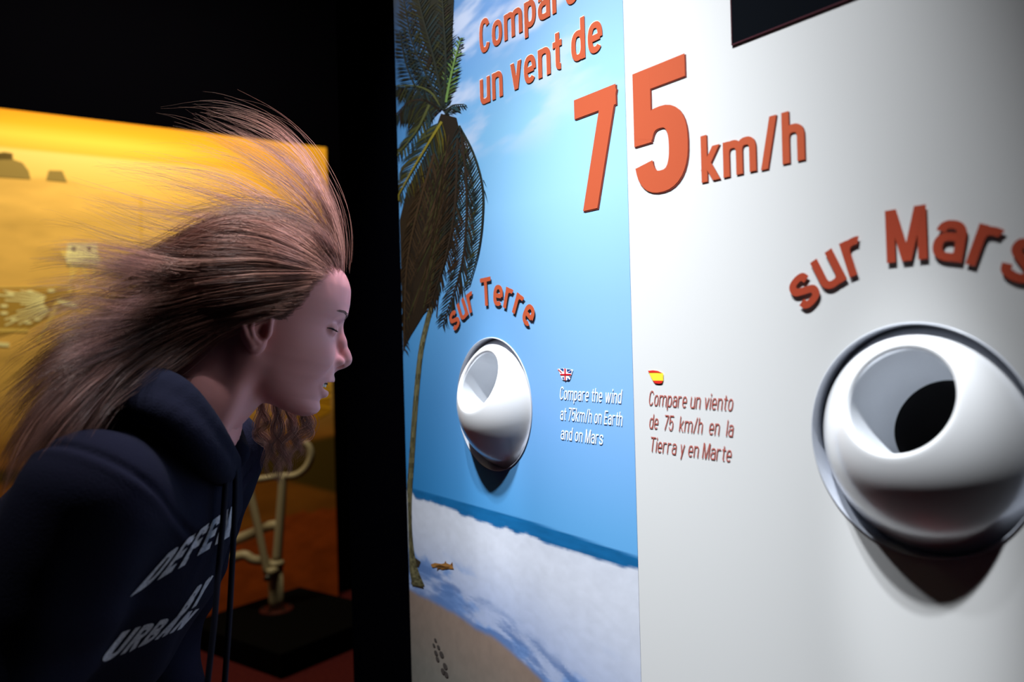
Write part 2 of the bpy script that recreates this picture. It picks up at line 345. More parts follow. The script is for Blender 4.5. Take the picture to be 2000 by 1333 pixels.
# condensed grotesque drawn stroke by stroke: centre lines on a cap height of 1, stroke width w
def el(x0, x1, y0, y1, a, b, n=22, e=2.5):
    t = np.radians(np.linspace(a, b, n)); c, s_ = np.cos(t), np.sin(t)
    return [((x0 + x1) / 2 + (x1 - x0) / 2 * np.sign(i) * abs(i) ** (2 / e), (y0 + y1) / 2 + (y1 - y0) / 2 * np.sign(j) * abs(j) ** (2 / e)) for i, j in zip(c, s_)]
def strokes(ch, w):
    """-> (centre lines, width); each line may carry a clip range in y"""
    a = w / 2; X = .73; W = .33 + w; c = W - a; ry = .19
    top = lambda x0, x1, s0=180, s1=0: el(x0, x1, X - a - 2 * ry, X - a, s0, s1)
    if ch == 'o': return [el(a, c, a, X - a, 0, 360, 40)], W
    if ch == 'e': return [el(a, c, a, X - a, -4, 316, 36), [(a, X * .5 - .01), (c, X * .5 - .01)]], W
    if ch == 'C': return [el(a, c + .04, a, 1 - a, 32, 328, 36)], W + .04
    if ch == 'n': return [[(a, 0), (a, X)], top(a, c) + [(c, 0)]], W
    if ch == 'h': return [[(a, 0), (a, 1)], top(a, c) + [(c, 0)]], W
    if ch == 'm': return [[(a, 0), (a, X)], top(a, c) + [(c, 0)], top(c, 2 * c - a) + [(2 * c - a, 0)]], 2 * c
    if ch == 'r': return [[(a, 0), (a, X)], top(a, c + .02, 180, 62)], W - .07
    if ch == 'u': return [[(a, X)] + el(a, c, a, a + 2 * ry, 180, 360), [(c, X), (c, 0)]], W
    if ch == 'p': return [[(a, -.24), (a, X)], el(a, c, a, X - a, 0, 360, 40)], W
    if ch == 'd': return [[(c, 0), (c, 1)], el(a, c, a, X - a, 0, 360, 40)], W
    if ch == 'a': return [top(a + .01, c, 168, 0) + [(c, 0)], el(a, c + .05, a, X * .60, 62, 318, 30)], W
    if ch == 's': return [[tuple(q) for q in spline([(c, X * .70), (c - .04, X - a - .03), (W / 2, X - a), (a + .03, X - a - .045), (a + .02, X * .64), (W / 2, X * .5), (c - .01, X * .36), (c - .02, a + .045), (W / 2, a), (a + .04, a + .03), (a, X * .30)], 44)]], W
    if ch == 't': return [[(.10 + a, .93), (.10 + a, a + .1)] + el(.10 + a, .10 + a + .2, a, a + .2, 190, 275, 8), [(0, X - a), (.26 + a, X - a)]], .25 + a
    if ch == 'i': return [[(a, 0), (a, X)], [(a, .84), (a, 1)]], w
    if ch == 'l': return [[(a, 0), (a, 1)]], w
    if ch == 'k': return [[(a, 0), (a, 1)], [(a, .26, 'c'), (c + .03, X + .05, 'c')], [(a + .09, .38, 'c'), (c + .02, -.05, 'c')]], W
    if ch == 'v': return [[(a * .9, X + .06, 'c'), (W / 2, -.02, 'c')], [(W - a * .9, X + .06, 'c'), (W / 2, -.02, 'c')]], W
    if ch == 'y': return [[(a * .9, X + .06, 'c'), (W / 2 + .02, .0, 'c')], [(W - a * .9, X + .06, 'c'), (W / 2 - .06, -.28, 'c')]], W
    if ch == 'w': return [[(a * .9, X + .06, 'c'), (.17 + a, -.04, 'c')], [(.17 + a, -.04, 'c'), (.31 + a, X + .04, 'c')], [(.31 + a, X + .04, 'c'), (.45 + a, -.04, 'c')], [(.45 + a, -.04, 'c'), (.62 + a * 1.1, X + .06, 'c')]], .62 + w
    if ch == 'z': return [[(0, X - a), (W, X - a)], [(0, a), (W, a)], [(W - a, X - a * .6), (a, a * .6)]], W
    if ch == 'T': return [[(0, 1 - a), (.42 + w, 1 - a)], [(.21 + a, 0), (.21 + a, 1)]], .42 + w
    if ch == 'M': return [[(a, 0), (a, 1)], [(.52 + a, 0), (.52 + a, 1)], [(a + .02, 1.06, 'c'), (.26 + a, .0, 'c')], [(.50 + a, 1.06, 'c'), (.26 + a, .0, 'c')]], .52 + w
    if ch == 'E': return [[(a, 0), (a, 1)], [(0, 1 - a), (W - .02, 1 - a)], [(0, a), (W - .02, a)], [(0, .52), (W - .05, .52)]], W - .02
    if ch == '/': return [[(a, -.1, 'c'), (.26 + a, 1.08, 'c')]], .26 + w
    if ch == '7': return [[(0, 1 - a), (W, 1 - a)], [(W - a * .9, 1 - a * .5, 'c'), (a + .07, -.04, 'c')]], W
    if ch == '5': return [[(a, 1 - a), (W - .01, 1 - a)], [(a, 1), (a, .41)], el(a, c, a, .67 - a, 158, -165, 34)], W
    return [], .16
def glyphs(txt, bold=.15, shear=0.0, space=1.0):
    V, Fc, x, L = [], [], 0.0, []
    for ch in txt:
        ls, wd = strokes(ch, bold); x0 = x
        lo, hi = {'y': (-.24, .73), 'v': (0, .73), 'w': (0, .73), 'k': (0, .73), '/': (-.02, 1)}.get(ch, (0, 1))
        for j, ln in enumerate(ls):
            clip = len(ln[0]) == 3
            p = np.array([q[:2] for q in ln], float)
            closed = np.hypot(*(p[0] - p[-1])) < 1e-6
            d = np.diff(p, axis=0); keep = np.r_[True, np.hypot(d[:, 0], d[:, 1]) > 1e-7]; p = p[keep]
            d = np.diff(p, axis=0); d /= np.hypot(d[:, 0], d[:, 1])[:, None]; nn = np.stack([-d[:, 1], d[:, 0]], 1)
            vn = np.vstack([nn[:1], nn[:-1] + nn[1:], nn[-1:]])
            if closed: vn[0] = vn[-1] = nn[0] + nn[-1]
            vn /= np.hypot(vn[:, 0], vn[:, 1])[:, None]
            if clip:                                              # oblique stroke cut level at top and foot
                dy = (p[1] - p[0]) / (p[1, 1] - p[0, 1]); hw = bold / 2 / abs(nn[0, 0])
                e = [p[0] + dy * (np.clip(p[0, 1], lo, hi) - p[0, 1]), p[1] + dy * (np.clip(p[1, 1], lo, hi) - p[1, 1])]
                A = [e[0] + [hw, 0], e[1] + [hw, 0]]; B = [e[0] - [hw, 0], e[1] - [hw, 0]]
            else:
                k = np.r_[1, 1 / np.clip((vn[1:-1] * nn[1:]).sum(1), .5, 1), 1][:, None]
                A = p + vn * k * bold / 2; B = p - vn * k * bold / 2
            b = len(V); K = len(A)
            for i in range(K):
                V += [(A[i][0] + x, A[i][1]), (B[i][0] + x, B[i][1])]; L += [j, j]
            Fc += [(b + 2 * i, b + 2 * i + 1, b + 2 * i + 3, b + 2 * i + 2) for i in range(K - 1)]
        x += wd + .095 * space
    V = np.array(V).reshape(-1, 2)
    if shear: V[:, 0] += V[:, 1] * shear
    glyphs.layer = np.array(L)
    return V, Fc
def place_letters(name, sz, f, out, thick, m, parent, layer=None):
    """strokes standing on the board by thick; crossing strokes lie a hair apart"""
    V = [P3(a_, b_, out + .00004 * (0 if layer is None else layer[i])) for i, (a_, b_) in enumerate(sz)]
    o = mesh(name, V, f, m, parent)
    sol = o.modifiers.new('thickness', 'SOLIDIFY'); sol.thickness = thick; sol.offset = 0
    return o
def line(txt, s0, s1, zb, zt, m, parent, bold=.14, shear=0, space=1.0, out=.0008, thick=.0003, edge_m=None, name='lettering', sh=(0, 0)):
    v, f = glyphs(txt, bold, shear, space)
    x0, x1 = v[:, 0].min(), v[:, 0].max(); y1 = v[:, 1].max()
    yb = 0.0
    sz = np.stack([s0 + (v[:, 0] - x0) / (x1 - x0) * (s1 - s0), zb + (v[:, 1] - yb) / (y1 - yb) * (zt - zb)], 1)
    lay = glyphs.layer; o = place_letters(name, sz, f, out, thick, m, parent, lay)
    if edge_m is not None:
        place_letters('letter_edge', sz + np.array([[sh[0], sh[1]]]), f, out - .0004, thick, edge_m, o, lay)
    return o
s_l, zb = pan(940, 207); s_r, _ = pan(1178, 95); zb = 1.668
zt = pan(1136, 34)[1]
line('un vent de', pan(939, 205)[0], s_r, zb, zt, M_orange, blue, .15, edge_m=M_pale, sh=(-.001, .001))
zc0, zc1 = pan(952, 100)[1], pan(948, 35)[1]
line('Comparez', pan(937, 68)[0], pan(937, 68)[0] + .272, zc0, zc1, M_orange, blue, .15, edge_m=M_pale, sh=(-.001, .001))
line('7', pan(1122, 198)[0], pan(1205, 162)[0], pan(1140, 413)[1], pan(1205, 163)[1], M_orange, blue, .17, edge_m=M_dark, sh=(.0022, -.0016), thick=.0004)
line('5', pan(1239, 250)[0], pan(1345, 288)[0], pan(1277, 379)[1], pan(1334, 106)[1], M_orange, white, .17, edge_m=M_dark, sh=(.0018, -.0014), thick=.0004)
line('km/h', pan(1368, 269)[0], pan(1573, 307)[0], 1.4705, pan(1538, 218)[1], M_orange, white, .16, edge_m=M_dark, sh=(.0012, -.0010), thick=.0004)
def arc(txt, ctr, R, cap, a0, a1, m, parent, bold=.15):
    full, _ = glyphs(txt, bold); x0, x1 = full[:, 0].min(), full[:, 0].max()
    ref, _ = glyphs('T', bold); h = ref[:, 1].max(); Vs, Fs, Ls = [], [], []
    for i in range(len(txt)):
        if txt[i] == ' ': continue
        v, f = glyphs(txt[i], bold); lay = glyphs.layer
        right = glyphs(txt[:i + 1], bold)[0][:, 0].max()       # where this letter ends in the straight line
        c = right - (v[:, 0].max() - v[:, 0].min()) / 2
        v[:, 0] += right - v[:, 0].max()
        th = math.radians(a0 + (a1 - a0) * (c - x0) / (x1 - x0)); kx = math.radians(a1 - a0) / (x1 - x0) * (R + cap * .3)
        lx = (v[:, 0] - c) * kx; ly = v[:, 1] / h * cap + R
        s = ctr[0] + lx * math.cos(th) + ly * math.sin(th); z = ctr[1] - lx * math.sin(th) + ly * math.cos(th)
        b = len(Vs); Ls += list(lay); Vs += list(zip(s, z)); Fs += [tuple(a + b for a in q) for q in f]
    return place_letters('lettering', np.array(Vs), Fs, .0021, .0003, m, parent, Ls)
arc('sur Terre', RING['earth'], .153, .044, -42, 42, M_orange, blue)
arc('sur Mars', RING['mars'], .158, .047, -42, 36, M_rust, white)
for txt, l, r, t in (('Compare the wind', (1094.4, 781), (1217, 788.5), (1097, 761)), ('at 75km/h on Earth', (1095, 821), (1217, 832), (1114, 801)), ('and on Mars', (1096, 859), (1179, 869), (1120, 842))):
    zb = (pan(*l)[1] + pan(*r)[1]) / 2
    line(txt, pan(*l)[0], pan(*r)[0], zb, zb + .0178, M_wtext, blue, .10, .2, out=.0006, thick=.0001)
for txt, l, r, t in (('Compare un viento', (1268.5, 792.4), (1433, 802.7), (0, 0)), ('de  75  km/h  en  la', (1269, 837.6), (1434, 853.4), (0, 0)), ('Tierra y en Marte', (1272.8, 883), (1430, 902.6), (0, 0))):
    zb = (pan(*l)[1] + pan(*r)[1]) / 2
    line(txt, pan(*l)[0], pan(*r)[0], zb, zb + .0178, M_maroon, white, .075, .2, out=.0006, thick=.0001)
# flags
fl = Flat(); q = lambda x, y: (1070 + x / 5.128, 690 + y / 5.128)
UB, UR, UW = lin((24, 62, 130)), lin((204, 24, 44)), lin((245, 246, 250))
fl.poly([q(*p) for p in ((100, 160), (150, 152), (200, 158), (256, 166), (244, 205), (234, 240), (222, 272), (180, 274), (150, 268), (132, 228), (120, 195))], UW, .0008)
for p in (((125, 157), (150, 154), (163, 158), (163, 188)), ((196, 160), (238, 166), (196, 190)), ((200, 196), (244, 172), (240, 200)), ((200, 242), (222, 266), (212, 273), (198, 274)), ((150, 246), (166, 236), (166, 268), (156, 262)), ((214, 232), (236, 232), (230, 246))):
    fl.poly([q(*a) for a in p], UB, .0010)
for p in (((172, 154), (186, 155), (184, 274), (174, 274)), ((130, 208), (240, 208), (238, 221), (132, 221)), ((104, 162), (112, 161), (150, 196), (142, 198))):
    fl.poly([q(*a) for a in p], UR, .0013)
fl.build('british_flag', mat('printed_flag', (.5, .5, .5), .5, .3, attr='print_color'), blue)
fl = Flat()
fl.poly([q(*p) for p in ((1008, 178), (1060, 172), (1110, 180), (1150, 200), (1160, 202), (1160, 272), (1150, 300), (1120, 306), (1080, 302), (1058, 280), (1036, 240), (1020, 204))], lin((250, 214, 60)), .0008)
for p in (((1008, 178), (1060, 172), (1110, 180), (1150, 199), (1090, 196), (1018, 196)), ((1056, 276), (1156, 276), (1148, 302), (1120, 307), (1080, 303))):
    fl.poly([q(*a) for a in p], lin((206, 38, 32)), .0010)
fl.build('spanish_flag', mat('printed_flag', (.5, .5, .5), .5, .3, attr='print_color'), white)

# ---------------------------------------------------------------- screen let into the white board
s_a, z_a = -.572, 1.609
scr = tag(empty('display_screen', P3(s_a + .2, z_a)), 'black switched-off display screen set into the white panel above the number', 'screen')
M_glass = mat('black_screen_glass', (.003, .004, .006), .25, .3); M_bez = mat('dark_red_screen_edge', (.06, .012, .02), .5, .3)
boxo('pane', P3(s_a + .2, z_a + .14, .0006), (.1993, .0006, .1393), M_glass, scr, ax=E, ay=N)
bm = bmesh.new()
for c, h in (((s_a + .2, z_a + .0004), (.2, .0008, .0006)), ((s_a + .2, z_a + .2796), (.2, .0008, .0006)), ((s_a + .0004, z_a + .14), (.0006, .0008, .14)), ((s_a + .3996, z_a + .14), (.0006, .0008, .14))):
    box_bm(bm, P3(c[0], c[1], .0008), E, N, ZV, h)
me = bpy.data.meshes.new('bezel'); bm.to_mesh(me); bm.free(); link('bezel', me, M_bez, scr)

# ---------------------------------------------------------------- the two ball nozzles
M_ball = mat('glossy_white_ball', (.90, .92, .96), .24, .5, .30, coat=.4)
M_ring = mat('grey_plastic_ring', (.42, .45, .52), .3, .5)
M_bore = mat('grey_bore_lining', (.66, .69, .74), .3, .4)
M_cup = mat('black_socket', (.004, .004, .005), .7, .2)
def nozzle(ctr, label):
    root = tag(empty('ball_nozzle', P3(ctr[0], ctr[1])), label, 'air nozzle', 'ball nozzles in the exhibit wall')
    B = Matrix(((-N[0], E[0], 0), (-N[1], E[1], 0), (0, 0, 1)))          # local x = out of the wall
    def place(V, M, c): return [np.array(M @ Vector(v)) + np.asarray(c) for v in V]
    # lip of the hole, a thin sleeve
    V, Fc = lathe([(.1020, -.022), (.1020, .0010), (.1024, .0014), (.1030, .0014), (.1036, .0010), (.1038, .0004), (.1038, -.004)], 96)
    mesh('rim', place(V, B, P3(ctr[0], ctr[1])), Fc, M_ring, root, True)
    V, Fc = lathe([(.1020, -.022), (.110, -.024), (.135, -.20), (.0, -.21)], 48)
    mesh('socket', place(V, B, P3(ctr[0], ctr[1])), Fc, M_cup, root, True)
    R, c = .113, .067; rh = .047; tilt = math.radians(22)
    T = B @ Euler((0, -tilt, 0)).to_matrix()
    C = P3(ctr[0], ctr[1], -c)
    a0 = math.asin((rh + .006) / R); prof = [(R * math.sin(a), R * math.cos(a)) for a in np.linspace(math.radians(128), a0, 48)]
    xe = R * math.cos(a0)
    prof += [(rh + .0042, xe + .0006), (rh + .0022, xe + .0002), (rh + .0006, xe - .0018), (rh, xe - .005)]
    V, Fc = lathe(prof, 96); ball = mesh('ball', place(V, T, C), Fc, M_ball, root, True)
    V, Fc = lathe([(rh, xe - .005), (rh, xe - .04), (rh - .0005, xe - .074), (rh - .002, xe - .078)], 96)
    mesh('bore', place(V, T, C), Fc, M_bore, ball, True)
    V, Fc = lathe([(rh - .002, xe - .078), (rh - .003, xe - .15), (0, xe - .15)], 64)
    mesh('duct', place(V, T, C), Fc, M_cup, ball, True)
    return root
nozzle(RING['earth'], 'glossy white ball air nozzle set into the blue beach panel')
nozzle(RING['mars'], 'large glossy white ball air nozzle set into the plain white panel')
# ---------------------------------------------------------------- lit mural of a rover on a red desert
TOPC = at(633, 288, 4.2)
def mur(x, y):
    p = hit(x, y, TOPC, MN); q = p - TOPC; return float(q @ N), float(p[2])
KL, KR = mur(-150, 600)[0], .012
ZTM = TOPC[2]
def MP(k, z, out=0.0): return np.array([TOPC[0], TOPC[1], 0]) + N * k + ZV * z + MN * out
mural = tag(empty('mural', MP(-.8, 0)), 'wide yellow and orange desert mural lit on the dark wall behind the girl', 'mural')
nk, nz = 260, 300
kk, zz2 = np.meshgrid(np.linspace(KL, KR, nk), np.linspace(0, ZTM, nz), indexing='ij'); kk = kk.ravel(); zz2 = zz2.ravel()
def medge(pts):
    q = np.array(sorted(mur(*p) for p in pts)); return lambda k: np.interp(k, q[:, 0], q[:, 1])
def mural_colors(k, z):
    v = ZTM - z
    c = np.stack([np.interp(v, [0, .05, .10, .155, .17, .26, .40], lin([(224, 150, 30), (244, 172, 40), (255, 205, 78), (246, 186, 66), (252, 214, 124), (250, 206, 110), (250, 196, 90)])[:, i]) for i in range(3)], -1)
    r = sstep(-1.0, -.15, k)[:, None] * sstep(.75, .1, v)[:, None]
    c = c * (1 - r) + lin((246, 176, 44)) * r
    hill = medge([(-120, 330), (0, 340), (60, 348), (130, 354), (200, 374), (280, 386), (340, 392), (460, 404), (560, 440), (660, 480)])(k) + .03 * (fbm(k * 9, z * 0, 3) - .5)
    m = sstep(hill + .012, hill - .012, z)[:, None]
    n = fbm(k * 5, z * 14, 21)[:, None]
    g = lin((232, 186, 96)) * (.7 + .6 * n); g = g * (1 - .0 * n)
    low = sstep(1.25, .75, z)[:, None]; g = g * (1 - low) + lin((150, 92, 30)) * (.7 + .6 * n) * low
    c = c * (1 - m) + g * m
    olive = (sstep(.02, -.02, z - medge([(400, 880), (560, 872), (600, 862), (668, 848)])(k)) * sstep(-.02, .02, z - medge([(400, 905), (560, 940), (668, 968)])(k)))[:, None]
    c = c * (1 - olive) + lin((84, 66, 22)) * olive
    sandz = medge([(-100, 1190), (300, 1090), (460, 1040), (560, 1006), (620, 998), (668, 992)])(k) + .05 * (fbm(k * 16, z * 0 + 4, 31) - .5)
    m = sstep(sandz + .012, sandz - .012, z)[:, None]
    rs = lin((170, 78, 26)) * (.6 + .8 * fbm(k * 12, z * 20, 33)[:, None])
    c = c * (1 - m) + rs * m
    dk = sstep(-.02, .35, k + 1.0 * 0 - .0) * 0
    return c
iq = np.arange(nk * nz).reshape(nk, nz)
qs = np.stack([iq[:-1, :-1], iq[1:, :-1], iq[1:, 1:], iq[:-1, 1:]], -1).reshape(-1, 4)
mb = mesh('print', [MP(a, b) for a, b in zip(kk, zz2)], qs, mat('printed_desert', (.5, .4, .2), .7, .1, attr='print_color'), mural)
set_colors(mb.data, mural_colors(kk, zz2))
boxo('board', MP((KL + KR) / 2, ZTM / 2, -.02), ((KR - KL) / 2, .0185, ZTM / 2), M_black, mural, ax=N, ay=MN)
class MFlat(Flat):
    def poly(self, pts, col, out, px=True):
        b = len(self.v)
        for p in pts:
            k, z = mur(*p); self.v.append(MP(k, z, out)); self.c.append(col)
        self.f.append(list(range(b, b + len(pts))))
M_mp = mat('printed_rover', (.5, .5, .3), .7, .1, attr='print_color')
fl = MFlat()
for p, c in ((((-20, 304), (10, 298), (24, 300), (26, 312), (44, 318), (56, 334), (60, 350), (-20, 345)), (150, 128, 70)), (((90, 352), (95, 333), (122, 334), (131, 356)), (150, 128, 70)), (((-8, 300), (8, 297), (25, 300), (24, 312), (-8, 312)), (128, 106, 60))):
    fl.poly(p, lin(c), .002)
fl.build('boulder_print', M_mp, mural)
fl = MFlat()
W, WD, DKM = lin((255, 244, 176)), lin((240, 206, 110)), lin((96, 76, 30))
def st(a, b, w, c=W, out=.003):
    a = np.array(a, float); b = np.array(b, float); d = b - a; d /= np.linalg.norm(d); n = np.array([-d[1], d[0]]) * w / 2
    fl.poly([a + n, b + n, b - n, a - n], c, out)
fl.poly([(-40, 570), (150, 566), (132, 600), (60, 640), (-40, 668)], lin((186, 148, 66)), .002)
fl.poly([(132, 476), (190, 476), (190, 494), (197, 512), (190, 520), (132, 520), (128, 505)], W, .004)
for x in (144, 174): fl.poly([(x + 4 * math.cos(t), 486 + 4.5 * math.sin(t)) for t in np.linspace(0, 6.28, 10)[:-1]], DKM, .006)
fl.poly([(116, 488), (132, 489), (132, 505), (122, 503)], WD, .003)
st((130, 516), (194, 516), 4, WD, .005); st((132, 516), (190, 514), 1.5, DKM, .0055)
for a, b in (((140, 520), (136, 560)), ((184, 520), (184, 576)), ((150, 522), (138, 548)), ((162, 522), (172, 552)), ((136, 548), (136, 572)), ((182, 548), (184, 575))): st(a, b, 5, WD)
st((-10, 562), (134, 560), 3.5, WD); st((-10, 645), (56, 646), 6, WD); st((-10, 672), (18, 674), 8, W)
for a in np.linspace(2.62, 4.06, 13):                      # fan of struts
    L = 92 + 30 * math.sin(a * 9); st((112 + 26 * math.cos(a), 590 - 19 * math.sin(a)), (112 + L * math.cos(a), 590 - L * .72 * math.sin(a)), 3, W)
for x, y in ((58, 570), (28, 625), (55, 630), (72, 624), (8, 612), (20, 575), (100, 568), (8, 598), (130, 594)): fl.poly([(x + 8 * math.cos(t), y + 3.4 * math.sin(t)) for t in np.linspace(0, 6.28, 10)[:-1]], W, .004)
st((112, 588), (150, 598), 8, W); st((112, 588), (98, 625), 8, WD); st((98, 625), (72, 668), 6, WD)
st((275, 384), (275, 532), 3, lin((226, 178, 30)))
fl.build('rover_print', M_mp, mural)
fl = MFlat()
for y0, y1 in ((757, 752), (768, 760), (778, 774)): st((622, y0), (646, y1), 5, lin((252, 200, 60)))
st((618, 792), (646, 798), 4, lin((240, 180, 40))); fl.poly([(560, 780), (644, 762), (645, 806), (560, 850)], lin((196, 140, 30)), .0015)
fl.build('horizon_print', M_mp, mural)

# ---------------------------------------------------------------- black plinth in the corner
PC = at(585, 1145, 4.08)[:2]; A1 = np.array([-.597, -.802, 0]); A1 /= np.linalg.norm(A1); A2 = np.array([-A1[1], A1[0], 0]); A2 = A2 if A2[0] > 0 else -A2
M_plinth = mat('black_plinth', (.0018, .0018, .002), .9, .03)
LA, LB = .62, .66
pc = np.array([PC[0], PC[1], 0]) + A1 * LA / 2 + A2 * LB / 2
tag(boxo('display_plinth', (pc[0], pc[1], .051), (LA / 2, LB / 2, .049), M_plinth, ax=A1, ay=A2, bevel=.004), 'low black display plinth under the white tube stand, before the mural', 'plinth')

# ---------------------------------------------------------------- white tube stand on the plinth
D = 3.73
M_tube = mat('cream_painted_tube', (.36, .31, .21), .45, .4); M_red = mat('dark_red_flange', (.05, .008, .006), .5, .3); M_stl = mat('dark_bolt_steel', (.05, .05, .05), .4, .5, .6)
base = at(540, 1190, D); base[2] = .1
stand = tag(empty('tube_stand', base), 'cream painted tubular steel stand with forked arms bolted to the black plinth', 'stand')
q = lambda x, y, d=D: at(x, y, d)
V, Fc = lathe([(0, .010), (.062, .010), (.074, .006), (.076, 0), (0, 0)], 40)
mesh('flange', [base + np.array([-b, a, x]) for x, a, b in V], Fc, M_red, stand)
for k in range(6):
    a = k * math.pi / 3 + .3; c = base + np.array([.060 * math.cos(a), .060 * math.sin(a), .010])
    V, Fc = tube_arrays([c, c + ZV * .006, c + ZV * .008], [.0068, .0068, .0055], 6); mesh('flange_bolt', V, Fc, M_stl, stand)
ptop = q(539, 1097); ptop[:2] = base[:2]
tubeo('post', [base + ZV * .009, base + ZV * .05, ptop - ZV * .02], .034, M_tube, stand, 24)
tubeo('post_cap', [ptop - ZV * .022, ptop - ZV * .004, ptop + ZV * .006], [.040, .040, .034], M_tube, stand, 24)
pv = q(527, 1118, D - .07)
tubeo('pivot', [q(545, 1112, D), pv + (pv - q(545, 1112, D)) * .1], .017, M_tube, stand, 16)
tubeo('pivot_bolt', [pv - np.array([0, .0, .02]), pv + np.array([-.006, -.035, -.02])], .013, M_stl, stand, 14)
tubeo('arm', spline([q(522, 1122, D - .05), q(506, 1040, D - .05), q(488, 960, D - .05), q(486, 930, D - .05)], 24), np.linspace(.016, .020, 24), M_tube, stand, 14)
tubeo('arm', spline([q(541, 1096), q(546, 1030), q(551, 960), q(552, 930)], 20), np.linspace(.022, .019, 20), M_tube, stand, 14)
tubeo('cross_bar', [q(486, 940, D - .05), q(520, 935, D - .02), q(552, 929, D)], .015, M_tube, stand, 12)
tubeo('hook', spline([q(540, 930), q(560, 931), q(580, 928), q(598, 914), q(607, 893), q(604, 875), q(594, 864)], 30), .0165, M_tube, stand, 14)
tubeo('rod', [q(487, 934, D - .05), q(496, 905, D - .05), q(500, 876, D - .05)], [.006, .009, .010], M_tube, stand, 10)
tubeo('brace', spline([q(455, 1058, D + .03), q(490, 1044, D + .03), q(520, 1030, D + .03), q(544, 1026, D + .01)], 14), .024, M_tube, stand, 12)
tubeo('brace', spline([q(452, 1091, D - .02), q(478, 1085, D - .02), q(495, 1094, D - .02), q(524, 1096, D - .01)], 14), .022, M_tube, stand, 12)
# ---------------------------------------------------------------- the girl: implicit surfaces, meshed
import openvdb as vdb
def sph(p, c, r): return np.sqrt(((p - np.array(c, np.float32)) ** 2).sum(-1)) - r
def ell(p, c, R):
    q = p - np.array(c, np.float32); R = np.array(R, np.float32)
    k0 = np.sqrt(((q / R) ** 2).sum(-1)); k1 = np.sqrt(((q / R ** 2) ** 2).sum(-1)) + 1e-6
    return k0 * (k0 - 1) / k1
def cone(p, a, b, ra, rb):
    a = np.array(a, np.float32); b = np.array(b, np.float32); d = b - a
    t = np.clip(((p - a) @ d) / (d @ d), 0, 1)
    return np.sqrt((((p - a) - t[..., None] * d) ** 2).sum(-1)) - (ra + (rb - ra) * t)
def chain(p, pts, rs, k=0):
    f = None
    for i in range(len(pts) - 1):
        g = cone(p, pts[i], pts[i + 1], rs[i], rs[i + 1]); f = g if f is None else (smin(f, g, k) if k else np.minimum(f, g))
    return f
def smin(a, b, k):
    h = np.clip(.5 + .5 * (b - a) / k, 0, 1); return b + (a - b) * h - k * h * (1 - h)
def smax(a, b, k): return -smin(-a, -b, k)
def G(d, s): return np.exp(-.5 * (d / s) ** 2)
def isomesh(fn, lo, hi, step):
    lo = np.array(lo, float); n = np.ceil((np.array(hi) - lo) / step).astype(int)
    ax = [(lo[i] + step * np.arange(n[i])).astype(np.float32) for i in range(3)]
    P = np.stack(np.meshgrid(*ax, indexing='ij'), -1)
    f = np.concatenate([fn(P[i:i + 24]) for i in range(0, n[0], 24)], 0) / step
    g = vdb.FloatGrid(background=3.0); g.copyFromArray(np.clip(f, -3, 3).astype(np.float32))
    v, q = g.convertToQuads(isovalue=0.0)
    return v.astype(float) * step + lo, q[:, ::-1]
def big_mesh(name, v, q, m, parent):
    me = bpy.data.meshes.new(name); me.vertices.add(len(v)); me.vertices.foreach_set('co', np.asarray(v, np.float32).ravel())
    me.loops.add(len(q) * q.shape[1]); me.loops.foreach_set('vertex_index', np.asarray(q, np.int32).ravel())
    me.polygons.add(len(q)); me.polygons.foreach_set('loop_start', np.arange(len(q), dtype=np.int32) * q.shape[1])
    me.update(calc_edges=True); me.validate()
    return link(name, me, m, parent, True)

HA, HP = math.radians(23), math.radians(13)
FH = np.array([math.cos(HA), math.sin(HA), 0]); HR = np.array([math.sin(HA), -math.cos(HA), 0])
HO = np.array([-.3069, .9902, 1.3172])
HX = FH * math.cos(HP) - ZV * math.sin(HP); HZ = FH * math.sin(HP) + ZV * math.cos(HP); HY = -HR
def h2w(v): v = np.asarray(v, float); return HO + v[..., 0:1] * HX + v[..., 1:2] * HY + v[..., 2:3] * HZ
def w2h(v): d = np.asarray(v, float) - HO; return np.stack([d @ HX, d @ HY, d @ HZ], -1)

MID = np.array([(.150, .000), (.132, .036), (.118, .062), (.105, .078), (.0922, .0868), (.0737, .0930), (.0546, .0966), (.0437, .0966), (.036, .0952), (.0311, .0938), (.020, .0920), (.005, .0925),
                (-.010, .0940), (-.0225, .0962), (-.030, .0958), (-.0374, .0955), (-.0476, .0925), (-.0542, .0905), (-.0614, .0888), (-.0673, .0866), (-.0720, .0872), (-.0767, .0880), (-.0830, .0868), (-.0890, .0815), (-.0930, .073), (-.11, .04)])[::-1]
JAW = np.array([(-.12, -.055), (-.02, -.060), (.000, -.0700), (.0264, -.0800), (.045, -.0855), (.065, -.0895), (.078, -.0915), (.095, -.0905)])
CURV = np.array([(.14, .085), (.09, .082), (.05, .076), (.02, .066), (-.01, .058), (-.04, .050), (-.06, .040), (-.08, .030), (-.1, .028)])[::-1]
WID = np.array([(.14, .060), (.09, .068), (.05, .069), (.01, .0665), (-.02, .0635), (-.05, .0560), (-.07, .049), (-.09, .040), (-.12, .035)])[::-1]
